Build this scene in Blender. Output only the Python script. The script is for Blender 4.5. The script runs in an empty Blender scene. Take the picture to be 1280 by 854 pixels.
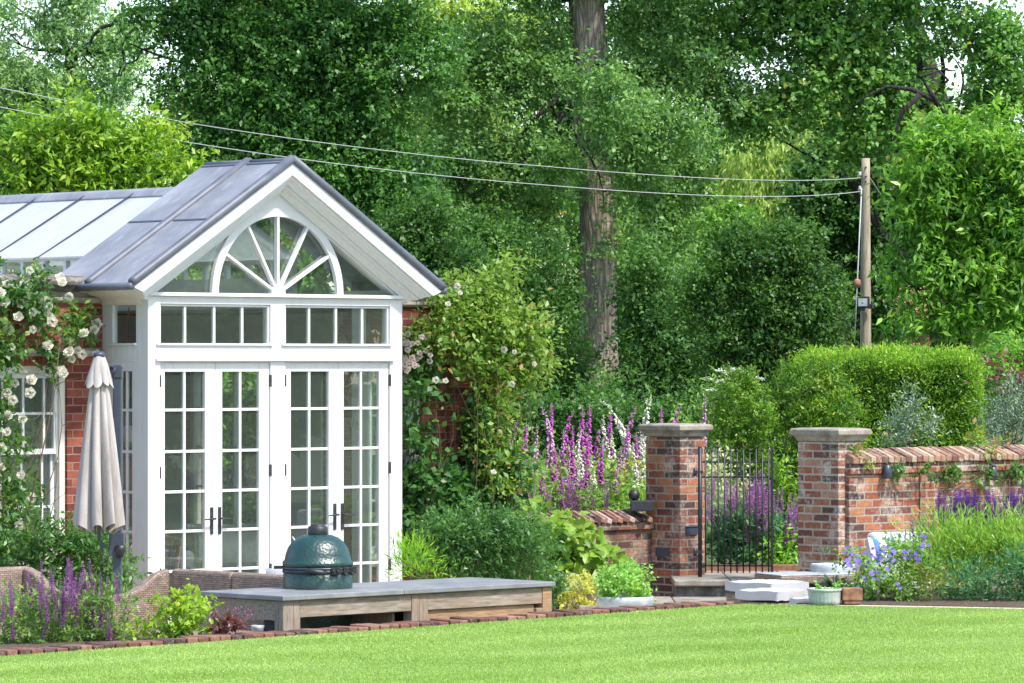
import bpy, math, random
import numpy as np
from mathutils import Vector, Matrix
random.seed(7)
C = bpy.context.scene.collection
R = math.radians
F, HOR, H = 5200.0, 452.0, 2.5          # focal length in photo pixels, horizon row, eye height

# ---------------------------------------------------------------- placing helpers
def P(px, py, d):                        # a point of the photo at distance d
    return Vector(((px-640)/F*d, d, H-(py-HOR)/F*d))
def PZ(px, py, z):                       # a point of the photo on the level z
    d = (H-z)*F/(py-HOR)
    return Vector(((px-640)/F*d, d, z))
A43 = R(43)
Uv = Vector((math.cos(A43), math.sin(A43), 0)); Vv = Vector((-math.sin(A43), math.cos(A43), 0)); Nv = -Vv
HO = Vector(((185-640)/F*38, 38, 0))     # front left corner of the garden room
def L2W(u, v, z): return HO + Uv*u + Vv*v + Vector((0, 0, z))
def PH(px, py, v):                       # a point of the photo on the plane v of the house
    dx, dz = (px-640)/F, (HOR-py)/F
    t = (v + HO.x*Vv.x + HO.y*Vv.y)/(dx*Vv.x+Vv.y)
    return Vector((t*dx, t, H+t*dz))

# ---------------------------------------------------------------- materials
def mat(name):
    m = bpy.data.materials.new(name); m.use_nodes = True
    nt = m.node_tree; b = nt.nodes['Principled BSDF']
    return m, nt, b
def nd(nt, kind, **kw):
    n = nt.nodes.new('ShaderNode'+kind)
    for k, v in kw.items():
        if k in n.inputs: n.inputs[k].default_value = v
        else: setattr(n, k, v)
    return n
def ln(nt, a, b): nt.links.new(a, b)
def ramp(nt, fac, stops):
    r = nt.nodes.new('ShaderNodeValToRGB'); e = r.color_ramp.elements
    while len(e) < len(stops): e.new(0.5)
    for k, (p, c) in enumerate(stops):
        e[k].position = p; e[k].color = (*c, 1) if len(c) == 3 else c
    ln(nt, fac, r.inputs[0]); return r.outputs[0]
def coords(nt, kind='Object', scale=(1, 1, 1)):
    t = nd(nt, 'TexCoord'); m = nd(nt, 'Mapping'); m.inputs['Scale'].default_value = scale
    ln(nt, t.outputs[kind], m.inputs[0]); return m.outputs[0]
def noise(nt, vec, scale, detail=4, rough=.6):
    n = nd(nt, 'TexNoise', Scale=scale, Detail=detail, Roughness=rough); ln(nt, vec, n.inputs['Vector']); return n.outputs['Fac']
def bump(nt, b, h, strength, dist=.01):
    n = nd(nt, 'Bump', Strength=strength, Distance=dist); ln(nt, h, n.inputs['Height']); ln(nt, n.outputs[0], b.inputs['Normal'])
def mix(nt, fac, a, b, mode='MIX'):
    n = nt.nodes.new('ShaderNodeMix'); n.data_type = 'RGBA'; n.blend_type = mode
    for s, v in ((0, fac), (6, a), (7, b)):
        if hasattr(v, 'node'): ln(nt, v, n.inputs[s])
        else: n.inputs[s].default_value = v if s == 0 else (*v, 1)
    return n.outputs[2]
def mottled(name, stops, scale=3, rough=.5, bs=.1, bscale=None, metal=0, stretch=(1, 1, 1), spec=.5, detail=5):
    m, nt, b = mat(name); v = coords(nt, 'Object', stretch)
    ln(nt, ramp(nt, noise(nt, v, scale, detail), stops), b.inputs['Base Color'])
    b.inputs['Roughness'].default_value = rough; b.inputs['Metallic'].default_value = metal
    b.inputs['Specular IOR Level'].default_value = spec
    if bs: bump(nt, b, noise(nt, v, bscale or scale*8, 4), bs, .006)
    return m
M = {}
def painted():
    m, nt, b = mat('white_paint'); v = coords(nt, 'Object', (7, 7, .5)); v2 = coords(nt)
    c = ramp(nt, noise(nt, v2, 2.2, 5), [(.3, (.60, .60, .59)), (.7, (.65, .65, .64))])
    c = mix(nt, ramp(nt, noise(nt, v, 3, 6, .7), [(.52, (0, 0, 0)), (.78, (.55, .55, .55))]), c, (.46, .45, .40))
    ln(nt, c, b.inputs['Base Color']); b.inputs['Roughness'].default_value = .42; bump(nt, b, noise(nt, v2, 40, 3), .06, .006); return m
M['white'] = painted()
M['gloss'] = mottled('white_gloss', [(.3, (.60, .60, .59)), (.7, (.65, .65, .64))], 2.2, .42, .05, 60)
M['cream'] = mottled('cream_paint', [(.3, (.62, .58, .49)), (.7, (.7, .66, .57))], 2.2, .45, .05, 60)
M['plaster'] = mottled('sage_plaster', [(.3, (.46, .50, .45)), (.7, (.52, .56, .51))], 2, .8, .05)
M['stone'] = mottled('weathered_stone', [(.25, (.10, .09, .075)), (.45, (.30, .27, .23)), (.7, (.46, .42, .36))], 7, .9, .5, 40)
M['capstone'] = mottled('cap_stone', [(.25, (.12, .105, .08)), (.5, (.27, .24, .195)), (.75, (.38, .345, .29))], 9, .9, .5, 50)
M['darkstone'] = mottled('lichened_stone', [(.3, (.05, .045, .04)), (.55, (.16, .14, .12)), (.75, (.36, .33, .28))], 9, .95, .6, 40)
M['slab'] = mottled('slab_stone', [(.25, (.09, .08, .055)), (.5, (.23, .205, .165)), (.72, (.36, .33, .28))], 5, .9, .4, 30)
M['counter'] = mottled('counter_stone', [(.3, (.14, .145, .15)), (.55, (.20, .205, .21)), (.72, (.27, .27, .265))], 4, .5, .08, 50)
M['black'] = mottled('black_iron', [(.3, (.012, .013, .015)), (.7, (.025, .026, .03))], 20, .45, .15)
M['pewter'] = mottled('dark_pewter', [(.3, (.05, .05, .055)), (.7, (.09, .09, .1))], 20, .4, .05, metal=.7)
M['anthracite'] = mottled('anthracite_metal', [(.3, (.035, .045, .065)), (.7, (.05, .06, .085))], 8, .4, .05)
M['galv'] = mottled('galvanised_zinc', [(.3, (.34, .37, .38)), (.7, (.55, .58, .58))], 12, .5, .1, 30, metal=.35)
M['soil'] = mottled('bark_mulch', [(.3, (.02, .012, .008)), (.5, (.07, .045, .03)), (.72, (.17, .12, .085))], 26, 1, 1., 30)
M['ground'] = mottled('garden_ground', [(.3, (.03, .035, .012)), (.5, (.05, .075, .02)), (.7, (.09, .12, .03))], 3, 1, .6, 12)
M['cushion'] = mottled('white_canvas', [(.3, (.40, .395, .415)), (.7, (.47, .465, .48))], 5, .85, .3, 9)
M['rust'] = mottled('rusty_terracotta', [(.3, (.12, .05, .03)), (.5, (.25, .12, .07)), (.7, (.34, .2, .12))], 14, .9, .5)
M['polewood'] = mottled('pole_wood', [(.3, (.14, .115, .075)), (.5, (.28, .23, .155)), (.7, (.40, .34, .24))], 7, .85, .6, 20, stretch=(3, 3, .25))
M['cable'] = mottled('cable_sheath', [(.3, (.30, .31, .30)), (.7, (.38, .39, .38))], 20, .6, 0)
M['lamp'] = mottled('enamel_shade', [(.3, (.7, .7, .68)), (.7, (.76, .76, .74))], 5, .3, 0)
M['upholstery'] = mottled('grey_linen', [(.3, (.22, .23, .25)), (.7, (.32, .33, .35))], 9, .9, .3, 60)
M['grit'] = mottled('pale_gravel', [(.3, (.25, .19, .12)), (.5, (.5, .42, .3)), (.7, (.62, .55, .43))], 60, 1, .8, 80)

def lead():
    m, nt, b = mat('sheet_lead'); v = coords(nt)
    c = ramp(nt, noise(nt, v, 1.6, 6, .65), [(.3, (.15, .158, .182)), (.5, (.205, .213, .238)), (.72, (.29, .298, .32))])
    v2 = coords(nt, 'Object', (1.3, 6, 1.3))
    st = ramp(nt, noise(nt, v2, 2.2, 6, .7), [(.55, (0, 0, 0)), (.75, (1, 1, 1))])
    ln(nt, mix(nt, st, c, (.36, .38, .42)), b.inputs['Base Color']); b.inputs['Roughness'].default_value = .5
    b.inputs['Specular IOR Level'].default_value = .4
    bump(nt, b, noise(nt, v, 9, 3), .15, .01); return m
M['lead'] = lead()
M['leadroll'] = mottled('shaded_lead', [(.3, (.07, .079, .103)), (.7, (.12, .13, .162))], 7, .5, .15)  # darker lead copy: the rolls' shadow side is painted into their colour

def brick(name, cols, mortar, soot=.0, lichen=.0, w=.225, h=.075, ms=.006, rough=.9, bstr=.6, moss=0, wob=.014, lsc=7):
    m, nt, b = mat(name)
    uv = nd(nt, 'TexCoord').outputs['UV']
    d1 = nd(nt, 'TexNoise', Scale=14.0, Detail=4.0); ln(nt, uv, d1.inputs['Vector'])
    dv = nt.nodes.new('ShaderNodeVectorMath'); dv.operation = 'MULTIPLY_ADD'
    ln(nt, d1.outputs['Color'], dv.inputs[0]); dv.inputs[1].default_value = (wob, wob, 0); ln(nt, uv, dv.inputs[2])
    br = nd(nt, 'TexBrick', Scale=1.0); br.offset = .5
    for k, val in (('Brick Width', w), ('Row Height', h), ('Mortar Size', ms), ('Mortar Smooth', .25), ('Bias', 0)): br.inputs[k].default_value = val
    br.inputs['Color1'].default_value = (0, 0, 0, 1); br.inputs['Color2'].default_value = (1, 1, 1, 1); br.inputs['Mortar'].default_value = (.5, .5, .5, 1)
    ln(nt, dv.outputs[0], br.inputs['Vector'])
    n = len(cols); col = ramp(nt, br.outputs['Color'], [(.06+.88*k/(n-1), c) for k, c in enumerate(cols)])
    n1 = noise(nt, uv, 16, 7, .75)
    col = mix(nt, 1.0, col, ramp(nt, n1, [(.25, (.6, .56, .54)), (.5, (.97, .97, .97)), (.75, (1.35, 1.32, 1.28))]), 'MULTIPLY')
    mcol = mix(nt, noise(nt, uv, 9, 6, .7), tuple(x*.55 for x in mortar), tuple(x*1.35 for x in mortar))
    col = mix(nt, br.outputs['Fac'], col, mcol)
    if soot: col = mix(nt, ramp(nt, noise(nt, uv, 1.9, 7, .75), [(.5, (0, 0, 0)), (.7, (soot,)*3)]), col, (.045, .034, .028))
    if lichen:
        pa = noise(nt, uv, 2.2, 4, .6); pb = noise(nt, uv, lsc*3.1, 8, .85)
        mm = nt.nodes.new('ShaderNodeMath'); mm.operation = 'ADD'; ln(nt, pa, mm.inputs[0]); ln(nt, pb, mm.inputs[1])
        col = mix(nt, ramp(nt, mm.outputs[0], [(.98, (0, 0, 0)), (1.0, (lichen*.9,)*3)]) if False else ramp(nt, nd_half(nt, mm.outputs[0]), [(.5, (0, 0, 0)), (.6, (lichen,)*3)]), col, (.52, .475, .40))
    if moss: col = mix(nt, ramp(nt, noise(nt, uv, 3.1, 6, .8), [(.55, (0, 0, 0)), (.7, (moss,)*3)]), col, (.20, .15, .045))
    ln(nt, col, b.inputs['Base Color']); b.inputs['Roughness'].default_value = rough
    mx = nt.nodes.new('ShaderNodeMath'); mx.operation = 'MULTIPLY_ADD'
    inv = nt.nodes.new('ShaderNodeMath'); inv.operation = 'SUBTRACT'; inv.inputs[0].default_value = 1; ln(nt, br.outputs['Fac'], inv.inputs[1])
    ln(nt, noise(nt, uv, 50, 5), mx.inputs[0]); mx.inputs[1].default_value = .8; ln(nt, inv.outputs[0], mx.inputs[2])
    bump(nt, b, mx.outputs[0], bstr, .010); return m
def nd_half(nt, s):
    n = nt.nodes.new('ShaderNodeMath'); n.operation = 'MULTIPLY'; ln(nt, s, n.inputs[0]); n.inputs[1].default_value = .5; return n.outputs[0]
M['redbrick'] = brick('red_house_brick', [(.10, .022, .018), (.16, .03, .02), (.20, .042, .026), (.26, .06, .034), (.30, .085, .05)], (.26, .19, .14), moss=.25, wob=.006)
M['oldbrick'] = brick('old_garden_brick', [(.07, .036, .032), (.15, .045, .03), (.25, .066, .032), (.32, .105, .046), (.37, .16, .075)], (.30, .25, .19), soot=.75, lichen=.75, w=.23, h=.077, ms=.010, bstr=.9)
M['palebrick'] = brick('lichened_pier_brick', [(.09, .045, .038), (.19, .06, .04), (.27, .085, .045), (.31, .12, .065), (.38, .22, .14)], (.40, .345, .27), soot=.45, lichen=.95, w=.23, h=.077, ms=.012, bstr=.9, lsc=5)
M['sootbrick'] = brick('sooty_low_wall_brick', [(.05, .03, .026), (.11, .04, .028), (.16, .055, .035), (.22, .085, .045), (.27, .13, .07)], (.21, .17, .125), soot=.95, lichen=.5, w=.23, h=.077, ms=.010, bstr=.9, moss=.8)
M['paving'] = brick('terrace_paving', [(.42, .38, .32), (.47, .43, .36), (.53, .48, .41)], (.27, .235, .19), w=.6, h=.45, ms=.008, bstr=.3)

def tinted(name, stops, rough=.9, ns=30, bs=.6, speck=None):   # loose bricks: colour per brick from the face attribute
    m, nt, b = mat(name); a = nd(nt, 'Attribute', attribute_name='tint')
    col = ramp(nt, a.outputs['Fac'], stops); v = coords(nt)
    col = mix(nt, 1.0, col, ramp(nt, noise(nt, v, ns, 6, .7), [(.25, (.5, .48, .46)), (.5, (1, 1, 1)), (.75, (1.35, 1.3, 1.25))]), 'MULTIPLY')
    if speck: col = mix(nt, ramp(nt, noise(nt, v, 14, 8, .8), [(.53, (0, 0, 0)), (.62, (speck[0],)*3)]), col, speck[1])
    ln(nt, col, b.inputs['Base Color']); b.inputs['Roughness'].default_value = rough; bump(nt, b, noise(nt, v, 50, 4), bs, .008); return m
M['edging'] = tinted('edging_brick', [(0, (.05, .026, .022)), (.4, (.11, .046, .034)), (.75, (.18, .075, .05)), (1, (.24, .13, .09))], speck=(.35, (.3, .26, .21)))
M['coping'] = tinted('coping_brick', [(0, (.13, .07, .05)), (.35, (.23, .12, .075)), (.7, (.31, .185, .115)), (1, (.36, .28, .205))], speck=(.7, (.5, .45, .38)))
M['lowcoping'] = tinted('low_wall_coping_brick', [(0, (.05, .03, .025)), (.4, (.16, .07, .05)), (.8, (.29, .14, .09)), (1, (.42, .34, .28))], speck=(.8, (.42, .38, .32)))

def wood(name, stops, stretch):
    m, nt, b = mat(name); v = coords(nt, 'Object', stretch)
    n = noise(nt, v, 5, 7, .65); v2 = coords(nt)
    col = mix(nt, ramp(nt, noise(nt, v2, 2.4, 4), [(.45, (0, 0, 0)), (.65, (.6, .6, .6))]), ramp(nt, n, stops), (.27, .175, .10))
    ln(nt, col, b.inputs['Base Color']); b.inputs['Roughness'].default_value = .8; bump(nt, b, n, .35, .006); return m
M['oak'] = wood('weathered_oak_rail', [(.3, (.12, .095, .072)), (.5, (.25, .205, .16)), (.7, (.36, .31, .255))], (1.2, 9, 9))
M['oakpost'] = wood('weathered_oak_post', [(.3, (.12, .095, .072)), (.5, (.25, .20, .155)), (.7, (.35, .30, .245))], (9, 9, 1.2))
M['oakwarm'] = wood('warm_oak_panel', [(.3, (.20, .11, .05)), (.5, (.36, .22, .115)), (.7, (.45, .30, .17))], (1.2, 9, 9))

def wicker(name, c1, c2, gap, w=.04, h=.017):
    m, nt, b = mat(name); uv = nd(nt, 'TexCoord').outputs['UV']
    br = nd(nt, 'TexBrick', Scale=1.0); br.offset = .5
    for k, val in (('Brick Width', w), ('Row Height', h), ('Mortar Size', .0028), ('Mortar Smooth', .8), ('Bias', 0)): br.inputs[k].default_value = val
    br.inputs['Color1'].default_value = (*c1, 1); br.inputs['Color2'].default_value = (*c2, 1); br.inputs['Mortar'].default_value = (*gap, 1)
    ln(nt, uv, br.inputs['Vector']); 
    col = mix(nt, 1., br.outputs['Color'], ramp(nt, noise(nt, uv, 5, 4), [(.3, (.75, .75, .75)), (.7, (1.2, 1.2, 1.2))]), 'MULTIPLY')
    ln(nt, col, b.inputs['Base Color']); b.inputs['Roughness'].default_value = .6
    inv = nt.nodes.new('ShaderNodeMath'); inv.operation = 'SUBTRACT'; inv.inputs[0].default_value = 1; ln(nt, br.outputs['Fac'], inv.inputs[1])
    bump(nt, b, inv.outputs[0], .35, .004); return m
M['wicker'] = wicker('grey_brown_wicker', (.21, .148, .11), (.335, .25, .195), (.035, .024, .018))
M['cane'] = wicker('brown_cane', (.20, .105, .045), (.28, .16, .075), (.03, .015, .008), .05, .03)

def stripes(name, ca, cb, n, axis=0):
    m, nt, b = mat(name); v = coords(nt, 'Object')
    w = nd(nt, 'TexWave', Scale=n, Distortion=.2); w.bands_direction = 'XYZ'[axis]; ln(nt, v, w.inputs['Vector'])
    ln(nt, ramp(nt, w.outputs['Fac'], [(.62, ca), (.7, cb)]), b.inputs['Base Color']); b.inputs['Roughness'].default_value = .9; return m
M['stripe'] = stripes('blue_striped_linen', (.74, .74, .74), (.16, .21, .34), 5.5)
M['broadstripe'] = stripes('bold_blue_stripe', (.76, .77, .78), (.07, .2, .48), 2.2)

def glass(name, tint, ior, rough=.0, dust=.028):
    m, nt, b = mat(name); nt.nodes.remove(b); out = nt.nodes['Material Output']
    t = nd(nt, 'BsdfTransparent'); t.inputs[0].default_value = (*tint, 1)
    g = nd(nt, 'BsdfGlossy', Roughness=rough); g.inputs[0].default_value = (1, 1, 1, 1)
    lw = nd(nt, 'LayerWeight', Blend=.5); pw = nd(nt, 'Math', operation='POWER'); ln(nt, lw.outputs['Facing'], pw.inputs[0]); pw.inputs[1].default_value = 5
    f = nd(nt, 'Math', operation='MULTIPLY_ADD'); ln(nt, pw.outputs[0], f.inputs[0]); f.inputs[1].default_value = 1-ior; f.inputs[2].default_value = ior; mx = nd(nt, 'MixShader'); dd = nd(nt, 'BsdfDiffuse'); dd.inputs[0].default_value = (.6, .66, .6, 1); dm = nd(nt, 'MixShader'); dm.inputs[0].default_value = dust
    ln(nt, t.outputs[0], dm.inputs[1]); ln(nt, dd.outputs[0], dm.inputs[2])
    ln(nt, f.outputs[0], mx.inputs[0]); ln(nt, dm.outputs[0], mx.inputs[1]); ln(nt, g.outputs[0], mx.inputs[2]); ln(nt, mx.outputs[0], out.inputs[0]); return m
M['glass'] = glass('window_glass', (.88, .93, .90), .085)
M['sideglass'] = glass('garden_side_glass', (.95, .97, .95), .03)
def sky_glazing():
    m, nt, b = mat('sky_white_glazing'); out = nt.nodes['Material Output']  # white base stands for the sky's reflection on the glass; streaks are dirt
    v = coords(nt, 'Object', (.6, 4, .6)); ln(nt, ramp(nt, noise(nt, v, 4, 6, .7), [(.42, (.78, .78, .77)), (.7, (.60, .61, .585))]), b.inputs['Base Color']); b.inputs['Roughness'].default_value = .25
    t = nd(nt, 'BsdfTranslucent'); t.inputs[0].default_value = (.75, .78, .76, 1); mx = nd(nt, 'MixShader'); mx.inputs[0].default_value = .45
    ln(nt, b.outputs[0], mx.inputs[1]); ln(nt, t.outputs[0], mx.inputs[2]); ln(nt, mx.outputs[0], out.inputs[0]); return m
M['roofglass'] = sky_glazing()
def ceramic():
    m, nt, b = mat('green_glazed_ceramic'); v = coords(nt)
    vo = nd(nt, 'TexVoronoi', Scale=42.0); ln(nt, v, vo.inputs['Vector'])
    ln(nt, ramp(nt, noise(nt, v, 6, 3), [(.3, (.004, .03, .024)), (.7, (.007, .046, .036))]), b.inputs['Base Color'])
    b.inputs['Roughness'].default_value = .4; b.inputs['Specular IOR Level'].default_value = .7; b.inputs['Coat Weight'].default_value = .12; b.inputs['Coat Roughness'].default_value = .12
    bump(nt, b, vo.outputs['Distance'], .5, .006); return m
M['egg'] = ceramic()
def canvas():
    m, nt, b = mat('parasol_canvas'); v = coords(nt, 'Object', (5, 5, .8)); v2 = coords(nt)
    c = ramp(nt, noise(nt, v, 2.2, 6, .65), [(.3, (.27, .24, .225)), (.5, (.38, .345, .32)), (.7, (.46, .425, .395))])
    c = mix(nt, ramp(nt, noise(nt, v2, 12, 6, .8), [(.58, (0, 0, 0)), (.72, (.45,)*3)]), c, (.22, .22, .13))
    ln(nt, c, b.inputs['Base Color']); b.inputs['Roughness'].default_value = .9; bump(nt, b, noise(nt, v, 14, 3), .25, .01); return m
M['canvas'] = canvas()

def leafmat(name, dark, light, tip=None, rough=.42, trans=.42, spec=.4, k=1.75):
    dark, light = tuple(min(.6, x*k*1.15) for x in dark), tuple(min(.6, x*k) for x in light); tip = tip and tuple(min(.62, x*(1+(k-1)*.55)) for x in tip)
    m, nt, b = mat(name); out = nt.nodes['Material Output']
    a = nd(nt, 'Attribute', attribute_name='tint')
    st = [(.0, dark), (.75, light)] + ([(.92, light), (1., tip)] if tip else [(1., tuple(x*1.25 for x in light))])
    c = ramp(nt, a.outputs['Fac'], st)
    ln(nt, c, b.inputs['Base Color']); b.inputs['Roughness'].default_value = rough; b.inputs['Specular IOR Level'].default_value = spec
    t = nd(nt, 'BsdfTranslucent'); ln(nt, mix(nt, 1., c, (1.25, 1.35, .7), 'MULTIPLY'), t.inputs[0])
    mx = nd(nt, 'MixShader'); mx.inputs[0].default_value = trans
    ln(nt, b.outputs[0], mx.inputs[1]); ln(nt, t.outputs[0], mx.inputs[2]); ln(nt, mx.outputs[0], out.inputs[0]); return m
LM = dict(
 oak=leafmat('oak_leaf', (.028, .068, .022), (.092, .158, .044), k=2.5),
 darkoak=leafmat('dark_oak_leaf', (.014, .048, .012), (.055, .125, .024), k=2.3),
 lime=leafmat('lime_green_leaf', (.06, .14, .014), (.21, .32, .03), (.30, .36, .05), k=1.55),
 pale=leafmat('pale_far_leaf', (.07, .13, .055), (.17, .25, .10), k=2.0),
 sunny=leafmat('sunlit_far_leaf', (.10, .16, .03), (.26, .32, .07)),
 maple=leafmat('maple_leaf', (.028, .078, .02), (.10, .19, .04), (.22, .2, .04), k=2.2),
 holly=leafmat('holly_leaf', (.012, .038, .010), (.05, .105, .02), rough=.42, spec=.35, k=2.2),
 laurel=leafmat('laurel_leaf', (.03, .09, .014), (.13, .25, .03), (.2, .3, .05), rough=.4, spec=.4, k=1.9),
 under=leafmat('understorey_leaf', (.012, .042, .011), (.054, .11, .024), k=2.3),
 hedge=leafmat('yew_hedge_leaf', (.04, .10, .012), (.16, .27, .025), (.27, .34, .03)),
 golden=leafmat('golden_yew_leaf', (.03, .085, .012), (.14, .25, .025), (.28, .31, .035), k=1.45),
 yew=leafmat('dark_yew_leaf', (.012, .038, .008), (.07, .14, .016), (.2, .2, .03)),
 silver=leafmat('silver_leaf', (.06, .10, .06), (.16, .22, .14), (.27, .33, .24), trans=.15, k=1.6),
 purple=leafmat('purple_leaf', (.05, .015, .02), (.14, .055, .055), (.2, .1, .07)),
 rose=leafmat('rose_leaf', (.018, .062, .016), (.075, .15, .03), (.15, .22, .04)),
 rosetip=leafmat('rose_tip_leaf', (.05, .11, .016), (.15, .22, .04), (.26, .14, .05)),
 climber=leafmat('climber_leaf', (.012, .046, .014), (.05, .115, .028), k=2.1),
 boxy=leafmat('glossy_shrub_leaf', (.013, .045, .012), (.055, .12, .03), rough=.38, spec=.45, k=2.0),
 fern=leafmat('feathery_leaf', (.05, .14, .012), (.15, .28, .02)),
 hydrangea=leafmat('hydrangea_leaf', (.06, .14, .02), (.20, .32, .035), (.30, .35, .05), k=1.15),
 variegated=leafmat('variegated_blade', (.12, .17, .07), (.38, .40, .2), (.5, .48, .26)),
 yellow=leafmat('yellow_leaf', (.14, .15, .02), (.42, .34, .05), (.5, .3, .06)),
 marjoram=leafmat('marjoram_leaf', (.07, .17, .03), (.19, .33, .07), (.3, .42, .12)),
 border=leafmat('border_leaf', (.045, .11, .022), (.14, .23, .05)),
 bluegreen=leafmat('blue_green_leaf', (.02, .075, .035), (.075, .17, .075)),
 catmint=leafmat('catmint_leaf', (.06, .14, .02), (.19, .30, .045), (.3, .36, .12)),
 dark=leafmat('dark_sword_leaf', (.015, .025, .015), (.07, .09, .06), rough=.3),
 grass=leafmat('lawn_blade', (.25, .37, .085), (.45, .585, .18), (.60, .70, .33), rough=.5, trans=.4, spec=.3, k=1),
 fox=leafmat('foxglove_leaf', (.06, .13, .025), (.19, .29, .06), (.3, .34, .1)),
)
def petal(name, c, var=.3, trans=.3):
    m, nt, b = mat(name); out = nt.nodes['Material Output']; a = nd(nt, 'Attribute', attribute_name='tint')
    col = ramp(nt, a.outputs['Fac'], [(0, tuple(x*(1-var) for x in c)), (1, tuple(min(.9, x*(1+var)) for x in c))])
    ln(nt, col, b.inputs['Base Color']); b.inputs['Roughness'].default_value = .6
    t = nd(nt, 'BsdfTranslucent'); ln(nt, col, t.inputs[0]); mx = nd(nt, 'MixShader'); mx.inputs[0].default_value = trans
    ln(nt, b.outputs[0], mx.inputs[1]); ln(nt, t.outputs[0], mx.inputs[2]); ln(nt, mx.outputs[0], out.inputs[0]); return m
M['rosewhite'] = petal('white_rose_petal', (.84, .81, .70), .06, .45)
M['roseblush'] = petal('blush_rose_petal', (.82, .73, .66), .08, .45)
M['foxpurple'] = petal('purple_foxglove_bell', (.55, .11, .50))
M['foxpink'] = petal('pink_foxglove_bell', (.66, .36, .60))
M['foxwhite'] = petal('white_foxglove_bell', (.80, .80, .66), .1)
M['salvia'] = petal('violet_salvia_flower', (.40, .15, .40))
M['salvialilac'] = petal('lilac_salvia_flower', (.50, .22, .46))
M['salviadark'] = petal('dark_violet_salvia_flower', (.17, .055, .32))
M['geranium'] = petal('blue_geranium_petal', (.19, .13, .50))
M['lace'] = petal('white_lace_flower', (.72, .74, .62), .1)
M['pinkdot'] = petal('pink_heuchera_flower', (.33, .09, .22))
def barkm(name, a, c, sc=1.0):
    m, nt, b = mat(name); v = coords(nt, 'Object', (1, 1, .16))
    vo = nd(nt, 'TexVoronoi', Scale=14*sc); vo.feature = 'DISTANCE_TO_EDGE'; ln(nt, v, vo.inputs['Vector'])
    n = noise(nt, v, 10*sc, 6, .7); mm = nt.nodes.new('ShaderNodeMath'); mm.operation = 'MULTIPLY'; ln(nt, n, mm.inputs[0]); 
    mp = nt.nodes.new('ShaderNodeMath'); mp.operation = 'MULTIPLY_ADD'; ln(nt, vo.outputs[0], mp.inputs[0]); mp.inputs[1].default_value = 1.6; mp.inputs[2].default_value = .35
    ln(nt, mp.outputs[0], mm.inputs[1])
    ln(nt, ramp(nt, mm.outputs[0], [(.1, a), (.45, c), (.8, tuple(x*1.35 for x in c))]), b.inputs['Base Color']); b.inputs['Roughness'].default_value = .95
    bump(nt, b, mm.outputs[0], 1., .05); return m
M['bark'] = barkm('oak_bark', (.075, .062, .05), (.35, .28, .215))
M['shadebark'] = barkm('shaded_bark', (.012, .010, .008), (.045, .037, .029))  # backlit limbs: their shade is put into the near-black colour
M['stem'] = mottled('brown_stem', [(.3, (.06, .045, .02)), (.7, (.15, .11, .055))], 20, .8, 0)
M['greenstem'] = mottled('green_stem', [(.3, (.07, .12, .03)), (.7, (.14, .2, .06))], 20, .7, 0)

# ---------------------------------------------------------------- object helpers
def thing(name, label, cat, loc=(0, 0, 0), rz=0, group=None):
    o = bpy.data.objects.new(name, None); C.objects.link(o); o.location = loc; o.rotation_euler = (0, 0, rz)
    o.empty_display_size = .2; o['label'] = label; o['category'] = cat
    if group: o['group'] = group
    return o
def tag(o, label=None, cat=None, group=None, kind=None):
    for k, v in (('label', label), ('category', cat), ('group', group), ('kind', kind)):
        if v: o[k] = v
    return o
def dup(root, loc, rz=0, scale=1, label=None, group=None):
    r = root.copy(); C.objects.link(r); r.location = loc; r.rotation_euler = (0, 0, rz); r.scale = (scale,)*3 if not hasattr(scale, '__len__') else scale
    if label: r['label'] = label
    if group: r['group'] = group
    for ch in list(root.children):
        c = ch.copy(); C.objects.link(c); c.parent = r
        for g in list(ch.children):
            d = g.copy(); C.objects.link(d); d.parent = c
    return r

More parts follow.
